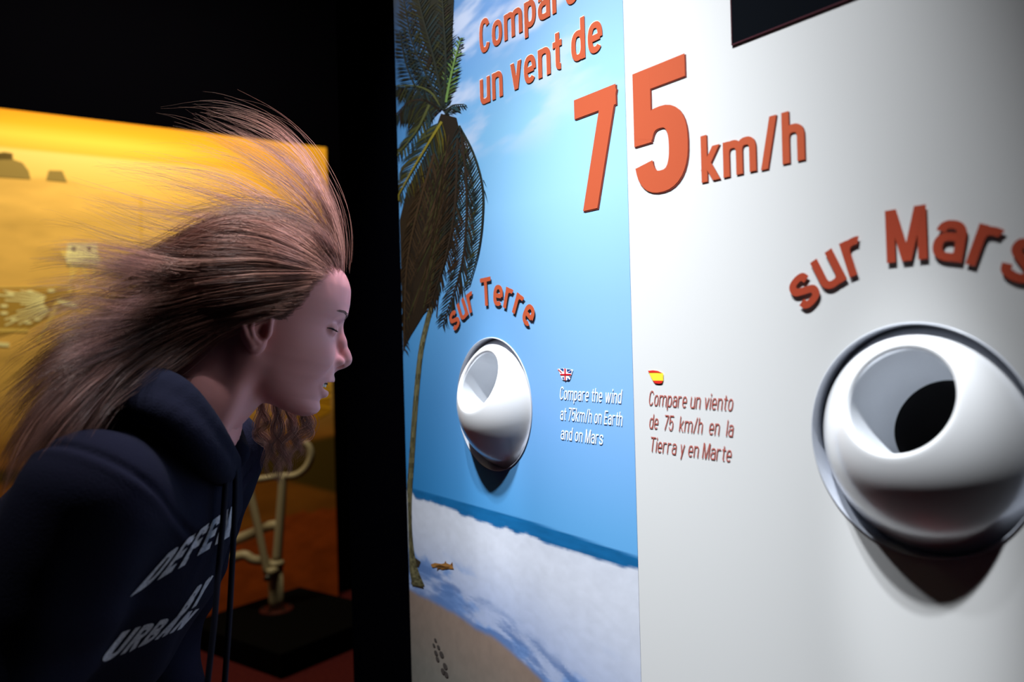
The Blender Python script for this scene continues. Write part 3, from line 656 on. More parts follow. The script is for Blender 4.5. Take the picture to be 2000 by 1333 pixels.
def head_sdf(p):
    x, y, z = p[..., 0], p[..., 1], p[..., 2]; ay = np.abs(y)
    X = np.interp(z, MID[:, 0], MID[:, 1]).astype(np.float32); r = np.interp(z, CURV[:, 0], CURV[:, 1]).astype(np.float32)
    X = X - (y * y / (2 * r)) * (1 + .35 * (y / r) ** 2)
    X -= .0105 * G(ay - .030, .012) * G(z - .0235, .0078)             # eye socket
    X -= .0030 * G(ay - .017, .006) * G(z - .022, .008)
    X += .0030 * G(ay - .034, .016) * G(z - .0405, .0055)             # brow
    X += .0072 * G(ay - .042, .013) * G(z + .010, .014)               # cheek raised by the smile
    X -= .0030 * G(ay - .030 - .25 * (-z - .03), .0045) * G(z + .036, .013)   # smile fold
    X += .0026 * G(ay, .016) * G(z + .0345, .006)                     # philtrum
    X += .0025 * G(ay, .012) * G(z + .078, .007)                      # chin
    X += .0030 * G(ay - .030, .02) * G(z - .075, .02)
    f = (x - X) * .82
    W = np.interp(z, WID[:, 0], WID[:, 1]).astype(np.float32) + .004 * G(x - .045, .02) * G(z + .002, .014)
    f = smax(f, ay - W, .030)
    f = smax(f, np.interp(x, JAW[:, 0], JAW[:, 1]).astype(np.float32) + .35 * ay * ay / .05 - z, .016)
    f = smax(f, -x - .035, .03); f = smax(f, z - .100 + .3 * np.maximum(.06 - x, 0), .03)
    cr = ell(p, (-.012, 0, .058), (.1005, .0745, .0765)); f = smin(f, cr, .022)
    # nose
    n = chain(p, [(.0895, 0, .033), (.0985, 0, .010), (.1065, 0, -.006), (.1095, 0, -.0112)], [.0060, .0068, .0074, .0082], .006)
    n = smin(n, chain(p, [(.092, 0, -.012), (.102, 0, -.0155)], [.012, .008]), .006)
    q = p.copy(); q[..., 1] = ay
    n = smin(n, ell(q, (.0965, .0118, -.0150), (.0098, .0062, .0066)), .0045)
    n = smin(n, cone(p, (.1075, 0, -.0165), (.098, 0, -.0235), .0045, .0045), .004)
    f = smin(f, n, .0065)
    f = smax(f, -ell(q, (.1020, .0085, -.0210), (.0058, .0038, .0042)), .002)
    f = smax(f, -cone(q, (.1055, .0075, -.0205), (.0995, .0095, -.0195), .0024, .0026), .0012)
    # eyes: closed lids over the eyeball
    f = smin(f, ell(q, (.0752, .0325, .0215), (.0115, .0140, .0108)), .0045)
    f = smax(f, -cone(q, (.0862, .0245, .0208), (.0810, .0430, .0200), .0014, .0012), .0016)
    f = smax(f, -cone(q, (.0880, .0235, .0300), (.0795, .0450, .0300), .0011, .0011), .003)
    # lips, slightly open over the teeth
    up = chain(q, [(.0958, .0, -.0405), (.0945, .0085, -.0402), (.0880, .0185, -.0430), (.0800, .0262, -.0466)], [.0050, .0052, .0042, .0024])
    lo = chain(q, [(.0915, .0, -.0572), (.0895, .0095, -.0566), (.0845, .0185, -.0535), (.0795, .0262, -.0474)], [.0056, .0054, .0042, .0022])
    f = smin(f, np.minimum(up, lo), .0050)
    f = smax(f, -ell(q, (.0900, .0, -.0472), (.0200, .0295, .0062)), .0016)
    # ear
    e = p.copy(); e[..., 1] = ay - .0685
    a = ell(e, (-.0115, .004, .007), (.0175, .0058, .0285)); a = smin(a, ell(e, (-.0055, .002, -.0160), (.0085, .0045, .0085)), .008)
    a = smax(a, -ell(e, (-.0075, .0115, .006), (.0135, .0088, .0200)), .003)
    hx = chain(e, [(.0015, .003, .0165), (-.0005, .0065, .0285), (-.010, .0085, .0355), (-.0215, .0095, .0310), (-.0275, .0095, .0190), (-.0262, .0090, .0040), (-.0195, .0080, -.0080), (-.0110, .006, -.0180)], [.0026, .0030, .0030, .0032, .0033, .0031, .0028, .0034])
    an = chain(e, [(-.012, .007, .0235), (-.0165, .0085, .0120), (-.0165, .0085, .0010), (-.0120, .0075, -.0085), (-.0060, .0065, -.0125)], [.0026, .0030, .0030, .0030, .0028])
    tr = ell(e, (.0030, .0045, .0010), (.0042, .0042, .0072))
    a = smin(smin(smin(a, hx, .003), an, .0025), tr, .003)
    a = smax(a, -ell(e, (-.0035, .0035, .0020), (.0052, .0070, .0075)), .002)
    f = smin(f, a, .004)
    # neck
    f = smin(f, chain(p, [(-.020, 0, -.010), (-.045, 0, -.075), (-.105, 0, -.160)], [.050, .0495, .056], .01), .016)
    f = smin(f, cone(p, (-.004, 0, -.085), (-.040, 0, -.140), .012, .014), .03)          # throat
    ster = cone(q, (-.010, .048, -.030), (-.030, .030, -.135), .010, .010); f = smin(f, ster, .02)
    return f
girl_base = np.array([-.68, .93, 0])
girl = tag(empty('person', girl_base), 'girl in dark navy hoodie, long brown hair blown back, leaning towards the blue panel', 'person')
M_skin = mat('skin', (.62, .285, .285), .48, .35, sss=.25, bump=(900, .03))
hv, hq = isomesh(head_sdf, (-.19, -.095, -.20), (.128, .095, .150), .00135)
hcut = hv[:, 0] * .5 + hv[:, 2] > -.195
head_bvh = BVHTree.FromPolygons([tuple(v) for v in h2w(hv)], [tuple(q) for q in hq])
# torso, arms, hands, legs under the clothes, one surface with the neck
def bones(k):
    return {'hip': (-.635, .93 + k * .085, .80), 'knee': (-.52, .93 + k * .10, .45), 'ank': (-.65, .93 + k * .10, .09),
            'sh': (-.415, .965 + k * .165, 1.155), 'el': (-.525, .965 + k * .215, .885), 'wr': (-.445, .96 + k * .125, .635)}
Nb = np.array([-.395, .965, 1.20]); Hc = np.array([-.63, .93, .82])
def body_sdf(p):
    f = chain(p, [Nb + [.02, .002, .02], (-.45, .955, 1.13), (-.54, .94, .98), Hc], [.055, .10, .098, .105], .03)
    for k in (-1, 1):
        b = bones(k)
        f = smin(f, cone(p, Nb - [.03, 0, .03], b['sh'], .05, .05), .04)
        f = smin(f, chain(p, [b['sh'], b['el'], b['wr']], [.045, .036, .025], .01), .03)
        f = smin(f, chain(p, [b['hip'], b['knee'], b['ank']], [.080, .052, .036], .01), .03)
        w = np.array(b['wr']); kn = np.array(b['knee']); pd = np.array([.50, -k * .18, -.84]); pd /= np.linalg.norm(pd)     # palm lies on the thigh
        sd = np.array([.55, -k * .75, .30]); sd -= pd * (sd @ pd); sd /= np.linalg.norm(sd); nd = np.cross(pd, sd)
        if nd[0] < 0: nd = -nd
        hand = smin(cone(p, w, w + pd * .05 + sd * .012, .021, .017), cone(p, w, w + pd * .055 - sd * .018, .020, .016), .012)
        for j, (o, L) in enumerate(((.030, .062), (.011, .072), (-.009, .068), (-.028, .052))):
            a = w + pd * .062 + sd * o; c1 = a + pd * L * .45 + sd * o * .25; c2 = c1 + (pd * .85 - nd * .35) * L * .33; c3 = c2 + (pd * .6 - nd * .7) * L * .25
            hand = smin(hand, chain(p, [a - pd * .012, c1, c2, c3], [.0092, .0086, .0078, .0066]), .003)
        th = w + pd * .018 + sd * .022
        hand = smin(hand, chain(p, [th, th + pd * .024 + sd * .026, th + pd * .050 + sd * .034, th + pd * .068 + sd * .034], [.013, .0105, .0092, .0074]), .004)
        f = smin(f, hand, .01)
    return f
bv, bq = isomesh(body_sdf, (-.80, .55, .03), (-.33, 1.40, 1.27), .0055)
body = big_mesh('body', np.vstack([h2w(hv), bv]), np.vstack([hq, bq + len(hv)]), M_skin, girl)
# lips, lids and brows
M_teeth = mat('teeth', (.62, .60, .56), .25, .5); M_metal = mat('braces_wire', (.45, .46, .48), .3, .5, .9)
M_brow = mat('brown_brow_hair', (.16, .095, .088), .7, .2); M_lash = mat('dark_lash', (.02, .012, .012), .7, .2)
bm = bmesh.new()
for i in range(-5, 6):                                               # upper teeth along the arch
    t = i / 5.5; c = np.array([.0905 - .016 * t * t, t * .0215, -.0450]); tg = math.atan2(-.032 * t, .020)
    ax = (math.cos(tg), 0 if False else -math.sin(tg) * -1, 0)
    d = np.array([-.032 * t, .020, 0]); d /= np.linalg.norm(d); n_ = np.array([d[1], -d[0], 0])
    box_bm(bm, h2w(c), n_ @ np.array([HX, HY, HZ]), d @ np.array([HX, HY, HZ]), HZ, (.0016, .00185, .0046))
bmesh.ops.bevel(bm, geom=bm.edges[:], offset=.0006, segments=2, affect='EDGES', profile=.5)
me = bpy.data.meshes.new('teeth'); bm.to_mesh(me); bm.free(); link('teeth', me, M_teeth, body, True)
bm = bmesh.new()
for i in range(-5, 6):
    t = i / 5.5; c = np.array([.0926 - .016 * t * t, t * .0220, -.0450]); box_bm(bm, h2w(c), HX, HY, HZ, (.0008, .0010, .0011))
me = bpy.data.meshes.new('braces'); bm.to_mesh(me); bm.free()
br_ = link('braces', me, M_metal, body); br_['label'] = 'small metal dental braces'
def stroke_on_face(name, pts, r, m, n=18):
    P = []
    for q in spline(pts, n):
        w = h2w(np.array(q)); d = HX * .95 + HY * math.copysign(.3, q[1]); d = d / np.linalg.norm(d)
        h_ = head_bvh.ray_cast(Vector(w + d * .05), Vector(-d)); P.append(np.array(h_[0]) + d * .0011 if h_[0] else w)
    return tubeo(name, P, np.array(r)[np.linspace(0, len(r) - 1, n).astype(int)] if len(r) > 2 else np.interp(np.linspace(0, 1, n), [0, 1], r), m, body, 8)
lid = []                                                             # closed lash line of the near eye, mirrored for the other
for px, py in spline([(639, 641), (645, 641.5), (651, 643.5), (657, 647), (660, 648.5)], 16):
    d = ray(px, py); h_ = head_bvh.ray_cast(Vector(CAM), Vector(d).normalized())
    if h_[0] is not None: lid.append(w2h(np.array(h_[0]) - d / np.linalg.norm(d) * .0005))
lid = np.array(lid)
for k in (-1, 1):
    tubeo('eyelashes', h2w(lid * np.array([1, -k, 1])), np.interp(np.linspace(0, 1, len(lid)), [0, .5, 1], [.0004, .0011, .0005]), M_lash, body, 8)
    V, Fc = [], []
    for i in range(70):                                              # brow hairs
        t = pr.random(); y = .016 + .034 * t; z = .0385 + .006 * math.sin(t * 2.2) + pr.uniform(-.0028, .0028) * (1 - .6 * t)
        w = h2w(np.array([.09, k * y, z])); d = HX * .95 + HY * k * .3; d /= np.linalg.norm(d)
        h0 = head_bvh.ray_cast(Vector(w + d * .05), Vector(-d)); 
        w1 = h2w(np.array([.088, k * (y + .006), z + .0012 * (1 - t)])); h1 = head_bvh.ray_cast(Vector(w1 + d * .05), Vector(-d))
        if h0[0] is None or h1[0] is None: continue
        a, f_ = tube_arrays([np.array(h0[0]), (np.array(h0[0]) + np.array(h1[0])) / 2 + d * .0007, np.array(h1[0]) + d * .0004], [.0004, .00035, .0001], 4)
        b = len(V); V += a; Fc += [tuple(i_ + b for i_ in q) for q in f_]
    mesh('eyebrow', V, Fc, M_brow, body)

# ---------------------------------------------------------------- clothes
M_hood = mat('navy_fleece', (.006, .0068, .018), .95, .10, bump=(420, .35)); M_cord = mat('navy_cord', (.006, .007, .016), .9, .15)
T_ = (Nb - Hc) / np.linalg.norm(Nb - Hc); L_ = np.array([-.087, .996, 0]); L_ -= T_ * (L_ @ T_); L_ /= np.linalg.norm(L_); D_ = np.cross(L_, T_)
if D_[0] < 0: D_ = -D_
TL_ = np.linalg.norm(Nb - Hc)
hood_path = [at(440, 905, .945), at(400, 862, .895), at(338, 790, .875), at(285, 768, .900), at(255, 768, .975), at(280, 768, 1.05), at(345, 782, 1.08), at(425, 835, 1.045), at(462, 885, .985)]
def neck_hole(p):
    return cone(p, h2w(np.array([-.045, 0, -.075])), h2w(np.array([-.100, 0, -.155])), .058, .060)
def hoodie_sdf(p):
    v = (p - Hc.astype(np.float32)) @ T_.astype(np.float32); w = (p - Hc.astype(np.float32)) @ L_.astype(np.float32); e = (p - Hc.astype(np.float32)) @ D_.astype(np.float32)
    t = v / TL_
    aw = np.interp(t, [-.15, 0, .35, .68, .88, 1.0], [.150, .160, .158, .172, .150, .09]).astype(np.float32)
    ae = np.interp(t, [-.15, 0, .35, .68, .88, 1.0], [.118, .125, .122, .126, .108, .075]).astype(np.float32)
    f = (np.sqrt((w / aw) ** 2 + (e / ae) ** 2) - 1) * .11
    f = smax(f, np.abs(v - TL_ * .43) - TL_ * .57, .03)
    for k in (-1, 1):
        b = bones(k); f = smin(f, cone(p, Nb - [.035, 0, .035], np.array(b['sh']) - [.01, k * .02, .005], .060, .062), .05)
        sl = chain(p, [b['sh'], b['el'], np.array(b['wr']) * .8 + np.array(b['el']) * .2], [.066, .056, .043], .02)
        sl = np.maximum(sl, -(cone(p, b['wr'], np.array(b['wr']) + [.02, 0, -.08], .036, .036)))
        f = smin(f, sl, .028)
        sh_ = np.array(b['sh']); na = (sh_ - np.array(b['el'])); na /= np.linalg.norm(na); nb = Nb - sh_; nb /= np.linalg.norm(nb); nn_ = na + .75 * nb; nn_ /= np.linalg.norm(nn_)
        d = (p - sh_.astype(np.float32)) @ nn_.astype(np.float32) - .022; near = sstep(.14, .10, np.sqrt(((p - sh_.astype(np.float32)) ** 2).sum(-1)))
        f = f + (.0042 * G(d, .0028) - .0016 * G(d + .007, .004)) * near                                                              # armhole seam
        f = f + .0018 * np.sin(95 * (p[..., 2] + .5 * p[..., 0])) * G(p[..., 2] - sh_[2] + .17, .06) * near ** 0 * sstep(.10, .04, np.abs(p[..., 1] - b['el'][1]))   # sleeve creases
    # cloth folds
    f = f + .0035 * np.sin(70 * w + 26 * v + 3 * np.sin(18 * e)) * G(t - .62, .22) * .5 + .004 * np.sin(48 * v + 22 * w + 9 * e) * G(t - .2, .25)
    f = smax(f, -neck_hole(p), .012)
    return f
cv, cq = isomesh(hoodie_sdf, (-.84, .60, .60), (-.26, 1.34, 1.30), .0036)
hoodie = big_mesh('hoodie', cv, cq, M_hood, girl); hoodie['label'] = 'dark navy hoodie with pale worn lettering across the chest'
hoodie_bvh = BVHTree.FromPolygons([tuple(v) for v in cv], [tuple(q) for q in cq])
hp = spline(hood_path, 40); hc_ = hp.mean(0); hp2 = hp + (hp - hc_) / np.linalg.norm(hp - hc_, axis=1)[:, None] * np.interp(np.linspace(0, 1, 40), [0, .2, .5, .8, 1], [.004, .020, .028, .020, .004])[:, None] - ZV * .016
def hood_sdf(p):
    r = np.interp(np.linspace(0, 1, 40), [0, .15, .5, .85, 1], [.018, .027, .034, .027, .016])
    f = None
    for i in range(0, 39):
        g = cone(p, hp[i], hp[i + 1], r[i], r[i + 1]); f = g if f is None else np.minimum(f, g)
    g = None
    for i in range(2, 37):
        h = cone(p, hp2[i], hp2[i + 1], r[i] * .72, r[i + 1] * .72); g = h if g is None else np.minimum(g, h)
    f = smin(f, g, .006)
    return smax(f, -neck_hole(p), .008)
gv, gq = isomesh(hood_sdf, hp.min(0) - .06, hp.max(0) + .06, .0036)
hood = big_mesh('hood', gv, gq, M_hood, hoodie)
cord_a = spline([at(438, 885, .915), at(441, 930, .912), at(436, 1010, .90), at(427, 1110, .89), at(418, 1220, .88), at(404, 1345, .875)], 40)
cord_b = spline([at(455, 880, .945), at(460, 930, .94), at(458, 1010, .93), at(453, 1110, .92), at(447, 1220, .91), at(438, 1345, .905)], 40)
for c in (cord_a, cord_b):
    tubeo('drawstring', c, .0033, M_cord, hoodie, 10)
    tubeo('drawstring_tip', [c[-1] + (c[-2] - c[-1]) * .2, c[-1] - ZV * .022], .0040, M_cord, hoodie, 10)
# worn lettering sewn on the chest
M_patch = mat('worn_grey_lettering', (.30, .31, .36), .9, .1, noise=(260, (.46, .47, .52)), bump=(500, .5))
def sweat_strokes(ch, w):
    a = w / 2; W = .62; c = W - a
    sf = lambda x, y: [(x - .13, y), (x + .13, y)]
    return {'D': [[(a, 0), (a, 1)], [(a, a)] + el(-c + 2 * a, c, a, 1 - a, -90, 90, 16, 3) + [(a, 1 - a)]],
            'E': [[(a + .05, 0), (a + .05, 1)], [(0, 1 - a), (c, 1 - a)], [(0, a), (c, a)], [(a, .5), (.42, .5)], [(c - .02, 1 - a), (c - .02, .72)], [(.42, .38), (.42, .62)]],
            'F': [[(a + .05, 0), (a + .05, 1)], [(0, 1 - a), (c, 1 - a)], [(a, .5), (.42, .5)], [(c - .02, 1 - a), (c - .02, .72)], sf(a + .05, a * .6), [(.42, .38), (.42, .62)]],
            'N': [[(a, 0), (a, 1)], [(c, 0), (c, 1)], [(a, .97), (c, .03)]], 'U': [[(a, 1), (a, .3)] + el(a, c, a, .6, 180, 360, 14) + [(c, 1)]],
            'R': [[(a, 0), (a, 1)], [(a, 1 - a)] + el(-c + 2 * a, c, .5, 1 - a, 90, -90, 14, 3) + [(a, .5)], [(.3, .5), (c, 0)]],
            'B': [[(a, 0), (a, 1)], [(a, 1 - a)] + el(-c + 2 * a, c - .03, .5, 1 - a, 90, -90, 14, 3) + [(a, .5)], [(a, .5)] + el(-c + 2 * a, c, a, .5, 90, -90, 14, 3) + [(a, a)]],
            'A': [[(a, 0), (W / 2, 1)], [(c, 0), (W / 2, 1)], [(.2, .3), (.45, .3)]], 'Y': [[(a, 1), (W / 2, .5)], [(c, 1), (W / 2, .5)], [(W / 2, .5), (W / 2, 0)]],
            'I': [[(W / 2, 0), (W / 2, 1)], sf(W / 2, a * .6), sf(W / 2, 1 - a * .6)]}.get(ch, []), W
def sweat_row(txt, BL, BR, TL, TR, w=.22, pw=1.0, bow=0):
    BL, BR, TL, TR = map(np.array, (BL, BR, TL, TR)); tot = len(txt) * .74 - .12; V = []; Fc = []
    for ci, ch in enumerate(txt):
        for li, ln in enumerate(sweat_strokes(ch, w)[0]):
            p = np.array(ln, float); seg = np.r_[0, np.cumsum(np.hypot(*np.diff(p, axis=0).T))]; n = max(4, int(seg[-1] / .07))
            p = np.stack([np.interp(np.linspace(0, seg[-1], n), seg, p[:, i]) for i in range(2)], 1)
            t = np.gradient(p, axis=0); t /= np.hypot(t[:, 0], t[:, 1])[:, None] + 1e-9; nn = np.stack([-t[:, 1], t[:, 0]], 1)
            b = len(V)
            for i in range(n):
                for s_ in np.linspace(-.5, .5, 5):
                    x, y = p[i] + nn[i] * w * s_; u = np.clip((ci * .74 + x) / tot, 0, 1.02) ** pw
                    px = (BL * (1 - u) + BR * u) * (1 - y) + (TL * (1 - u) + TR * u) * y + np.array([0, bow * u * (1 - u)])
                    d = ray(*px); h_ = hoodie_bvh.ray_cast(Vector(CAM), Vector(d).normalized())
                    if h_[0] is None or (V and False): V.append(None); continue
                    nrm = np.array(h_[1]); nrm = nrm if nrm @ d < 0 else -nrm
                    V.append(np.array(h_[0]) + nrm * (.0011 + .0001 * li) - d / np.linalg.norm(d) * .0006)
            Fc += [(b + i * 5 + j, b + i * 5 + j + 1, b + (i + 1) * 5 + j + 1, b + (i + 1) * 5 + j) for i in range(n - 1) for j in range(4)]
    Fc = [f for f in Fc if all(V[i] is not None for i in f) and max(np.linalg.norm(V[f[0]] - V[f[2]]), np.linalg.norm(V[f[1]] - V[f[3]])) < .03]
    V = [v if v is not None else np.zeros(3) + [-.5, .95, 1.0] for v in V]
    o = mesh('lettering', V, Fc, M_patch, hoodie)
    o['label'] = 'pale grey worn block letters'
    return o
sweat_row('DEFEN', (252, 1166), (446, 1048), (328, 1080), (456, 986), .22, .82)
sweat_row('BY', (338, 1213), (388, 1178), (384, 1146), (417, 1122), .26)
sweat_row('URBAN', (186, 1300), (352, 1228), (238, 1234), (388, 1188), .22, .80)
# trousers and shoes (below the frame)
M_jean = mat('dark_denim', (.012, .016, .035), .9, .1, bump=(500, .3)); M_shoe = mat('dark_canvas_shoe', (.02, .02, .024), .8, .2); M_sole = mat('pale_rubber_sole', (.5, .5, .48), .7, .2)
def jean_sdf(p):
    f = ell(p, (-.645, .93, .82), (.125, .150, .12))
    for k in (-1, 1):
        b = bones(k); f = smin(f, chain(p, [b['hip'], b['knee'], np.array(b['ank']) + [0, 0, .02]], [.096, .068, .060], .02), .03)
    return f + .0025 * np.sin(60 * p[..., 2] + 25 * p[..., 1]) 
jv, jq = isomesh(jean_sdf, (-.92, .68, .02), (-.46, 1.18, 1.02), .006)
big_mesh('trousers', jv, jq, M_jean, girl)
for k in (-1, 1):
    b = np.array(bones(k)['ank'])
    sv, sq = isomesh(lambda p: smax(smin(smin(ell(p, (b[0] - .015, b[1], .055), (.050, .036, .045)), ell(p, (b[0] + .10, b[1], .035), (.085, .042, .038)), .03), cone(p, b + [0, 0, .03], b - [0, 0, .02], .038, .036), .02), .018 - p[..., 2], .004), b + [-.09, -.07, -.09], b + [.23, .07, .06], .004)
    sh = big_mesh('shoe', sv, sq, M_shoe, girl)
    ov, oq = isomesh(lambda p: smax(np.minimum(ell(p, (b[0] - .015, b[1], .02), (.058, .042, .2)), np.minimum(ell(p, (b[0] + .10, b[1], .02), (.092, .048, .2)), cone(p, (b[0], b[1], .01), (b[0] + .09, b[1], .01), .040, .044))), np.abs(p[..., 2] - .0115) - .0115, .004), b + [-.09, -.07, -.10], b + [.23, .07, -.02], .004)
    big_mesh('sole', ov, oq, M_sole, sh)
# ---------------------------------------------------------------- hair, blown back by the nozzle
M_hair = mat('brown_hair', (.1, .06, .05), .38, .55, attr='hair_color')
nt = M_hair.node_tree; b_ = nt.nodes['Principled BSDF']; out_ = nt.nodes['Material Output']; at_ = [n for n in nt.nodes if n.type == 'ATTRIBUTE'][0]
tl = nt.nodes.new('ShaderNodeBsdfTranslucent'); mx = nt.nodes.new('ShaderNodeMixShader'); mx.inputs[0].default_value = .18
nt.links.new(at_.outputs['Color'], tl.inputs['Color']); nt.links.new(b_.outputs[0], mx.inputs[1]); nt.links.new(tl.outputs[0], mx.inputs[2]); nt.links.new(mx.outputs[0], out_.inputs[0])
hr = np.random.default_rng(11)
SC_C, SC_R = np.array([-.012, 0, .058]), np.array([.1035, .0775, .0795])        # scalp with a layer of hair on it
def scalp_depth(px, py):
    """camera depth at which the line of sight meets the scalp, nan if it misses"""
    d = ray(px, py); o = w2h(CAM) - SC_C; dl = np.array([d @ HX, d @ HY, d @ HZ])
    o = o / SC_R; dl = dl / SC_R; A = dl @ dl; B = o @ dl; Cc = o @ o - 1; q = B * B - A * Cc
    return np.nan if q < 0 else (-B - math.sqrt(q)) / A
NP = 24
def resample(p, n):
    p = spline(p, 80); s = np.r_[0, np.cumsum(np.hypot(*np.diff(p, axis=0).T))]; return np.stack([np.interp(np.linspace(0, s[-1], n), s, p[:, i]) for i in range(2)], 1)
class Hair:
    def __init__(self): self.P = []; self.r = []; self.c = []
    def add(self, P, r, c): self.P.append(P); self.r.append(r); self.c.append(c)
    def build(self, name, parent, m):
        P = np.array(self.P); K, n, _ = P.shape; r = np.array(self.r); c = np.array(self.c)
        t = np.gradient(P, axis=1); t /= np.linalg.norm(t, axis=2)[..., None] + 1e-9
        u = np.cross(t, np.array([.3, .8, .52])); u /= np.linalg.norm(u, axis=2)[..., None] + 1e-9; v = np.cross(t, u)
        rr = (r[:, None] * np.interp(np.linspace(0, 1, n), [0, .12, .5, 1], [.45, 1, .9, .22])[None])[..., None]
        ring = [P + rr * (math.cos(a) * u + math.sin(a) * v) for a in (0, 2.094, 4.189)]
        V = np.stack(ring, 2).reshape(-1, 3)
        i = np.arange(K)[:, None, None] * n * 3; j = np.arange(n - 1)[None, :, None] * 3; k = np.arange(3)[None, None, :]; k2 = (k + 1) % 3
        Q = np.stack([i + j + k, i + j + k2, i + j + 3 + k2, i + j + 3 + k], -1).reshape(-1, 4)
        o = big_mesh(name, V, Q, m, parent)
        set_colors(o.data, np.repeat(c, n * 3, 0), 'hair_color'); return o
def hair_col(k):
    base = lin((78, 49, 43)) * (1 - k) + lin((204, 150, 132)) * k
    return base * hr.uniform(.75, 1.25)
def sheet(H, guides, d_end, n_clump, per, clump_px, gpow=1.0, wav=5.0, lift=(.001, .016), rad=(.00015, .00027), stray=.5, short=(.7, 1.0), colk=(.0, .9), tail=1.0, root=1.0, ragged=.16):
    Gd = np.array([resample(g, NP) for g in guides]); ng = len(Gd); s = np.linspace(0, 1, NP)
    for ci in range(n_clump):
        g = hr.random() ** gpow * (ng - 1); i = min(int(g), ng - 2); f = g - i
        core = Gd[i] * (1 - f) + Gd[i + 1] * f
        L = hr.uniform(*short); core = np.stack([np.interp(s * L, s, core[:, k]) for k in range(2)], 1)
        ph, fr, am = hr.uniform(0, 6.28), hr.uniform(.7, 1.6), wav * hr.uniform(.4, 1.4)
        t = np.gradient(core, axis=0); t /= np.hypot(t[:, 0], t[:, 1])[:, None] + 1e-9; nn = np.stack([-t[:, 1], t[:, 0]], 1)
        core = core + nn * (am * s ** 1.3 * np.sin(6.28 * fr * s + ph))[:, None]
        de = hr.uniform(*d_end); lf = hr.uniform(*lift); ck = hr.uniform(*colk)
        sd0 = np.array([scalp_depth(*q) for q in core])
        for j in range(per):
            wdt = clump_px * (hr.normal() * .5)
            prof = .35 + .65 * np.sin(np.pi * np.clip(s * .9 + .08, 0, 1)) + stray * .8 * s ** 2 * hr.normal() * .6
            q = core + nn * (wdt * prof)[:, None] + nn * (stray * 6 * s ** 1.5 * np.sin(6.28 * hr.uniform(.5, 2.2) * s + hr.uniform(0, 6.28)))[:, None]
            dz = de + hr.normal() * .012
            hug = ~np.isnan(sd0); last = np.nonzero(hug)[0].max() if hug.any() else 0
            base = np.where(hug, np.nan_to_num(sd0) - lf - hr.uniform(0, .004), 0.0)
            b0 = base[last] if hug.any() else dz
            k = np.clip((s - s[last]) / (1 - s[last] + 1e-6), 0, 1)
            after = b0 + (dz - b0) * sstep(0, 1, k) ** tail
            if hug.any():
                first = np.nonzero(hug)[0].min(); base[:first] = base[first]
                for m_ in range(first, last): 
                    if not hug[m_]: base[m_] = base[m_ - 1]
            dep = np.where(np.arange(NP) <= last, base, after) if hug.any() else np.full(NP, dz)
            dep = np.convolve(np.r_[dep[0], dep[0], dep, dep[-1], dep[-1]], np.ones(5) / 5, 'valid')
            l0 = hr.uniform(0, .05) * root; l1 = 1 - abs(hr.normal()) * ragged
            ss = np.linspace(l0, max(l1, .35), NP); q = np.stack([np.interp(ss, s, q[:, k_]) for k_ in range(2)], 1); dep = np.interp(ss, s, dep)
            P = np.array([at(x, y, d) for (x, y), d in zip(q, dep)])
            H.add(P, hr.uniform(*rad), hair_col(np.clip(ck + hr.normal() * .15, 0, 1)))
front = [   # from the hairline, top of the fan first
    [(667, 537), (667, 475), (656, 410), (632, 350), (596, 290), (535, 238), (460, 212), (380, 198), (296, 198)],
    [(665, 538), (656, 474), (634, 412), (596, 358), (540, 310), (480, 272), (410, 240), (340, 215)],
    [(661, 538), (643, 485), (606, 432), (552, 390), (490, 350), (430, 322), (360, 304), (290, 300), (228, 318)],
    [(655, 539), (628, 500), (580, 456), (512, 424), (440, 400), (370, 380), (290, 362), (210, 345), (140, 320)],
    [(646, 540), (610, 514), (545, 485), (470, 468), (400, 462), (330, 462), (250, 440), (170, 410), (90, 395)],
    [(636, 543), (585, 528), (512, 514), (430, 516), (350, 512), (270, 494), (195, 480), (110, 468), (30, 474)],
    [(624, 540), (564, 544), (484, 550), (400, 562), (320, 580), (240, 586), (165, 572), (92, 584), (10, 612)],
    [(608, 558), (552, 568), (472, 582), (390, 598), (300, 618), (210, 640), (120, 660), (40, 712), (-40, 775)],
    [(594, 582), (544, 590), (470, 602), (390, 620), (300, 654), (210, 704), (126, 764), (60, 834), (10, 910), (-20, 985)],
    [(564, 598), (522, 601), (460, 612), (390, 638), (310, 690), (240, 744), (175, 806), (118, 884), (70, 960), (20, 1000)],
    [(528, 604), (474, 618), (412, 642), (345, 696), (275, 744), (216, 796), (176, 862), (150, 926), (128, 975), (95, 1005)]]
crown = [
    [(628, 440), (570, 412), (505, 398), (430, 398), (350, 418), (265, 446), (170, 462), (90, 455)],
    [(600, 466), (535, 438), (462, 428), (390, 452), (320, 488), (240, 516), (150, 540), (60, 560)],
    [(575, 498), (505, 478), (432, 478), (360, 508), (290, 544), (220, 576), (140, 604), (50, 640)],
    [(555, 530), (485, 524), (412, 534), (340, 564), (270, 604), (190, 652), (110, 712), (30, 785)],
    [(535, 562), (465, 566), (392, 586), (322, 622), (252, 676), (184, 742), (122, 815), (62, 895)]]
H = Hair()
sheet(H, front[5:], (.80, .92), 150, 30, 24, wav=9, lift=(.002, .016), short=(.62, 1.0))                 # the near side swept back
sheet(H, crown[1:], (.86, 1.00), 100, 26, 26, wav=7, lift=(.000, .006), short=(.5, .95))                  # from the crown
sheet(H, crown[:3], (.90, 1.00), 24, 18, 22, wav=7, lift=(.000, .005), short=(.40, .80), ragged=.25)
sheet(H, [front[i] for i in (7, 8, 9, 10)], (.78, .90), 150, 30, 22, wav=11, lift=(.004, .018), colk=(0, .7), short=(.75, 1.0), ragged=.1)
sheet(H, front[3:6], (.88, 1.04), 20, 14, 16, wav=10, lift=(.002, .012), stray=1.2, colk=(.1, .9), short=(.5, 1.0))
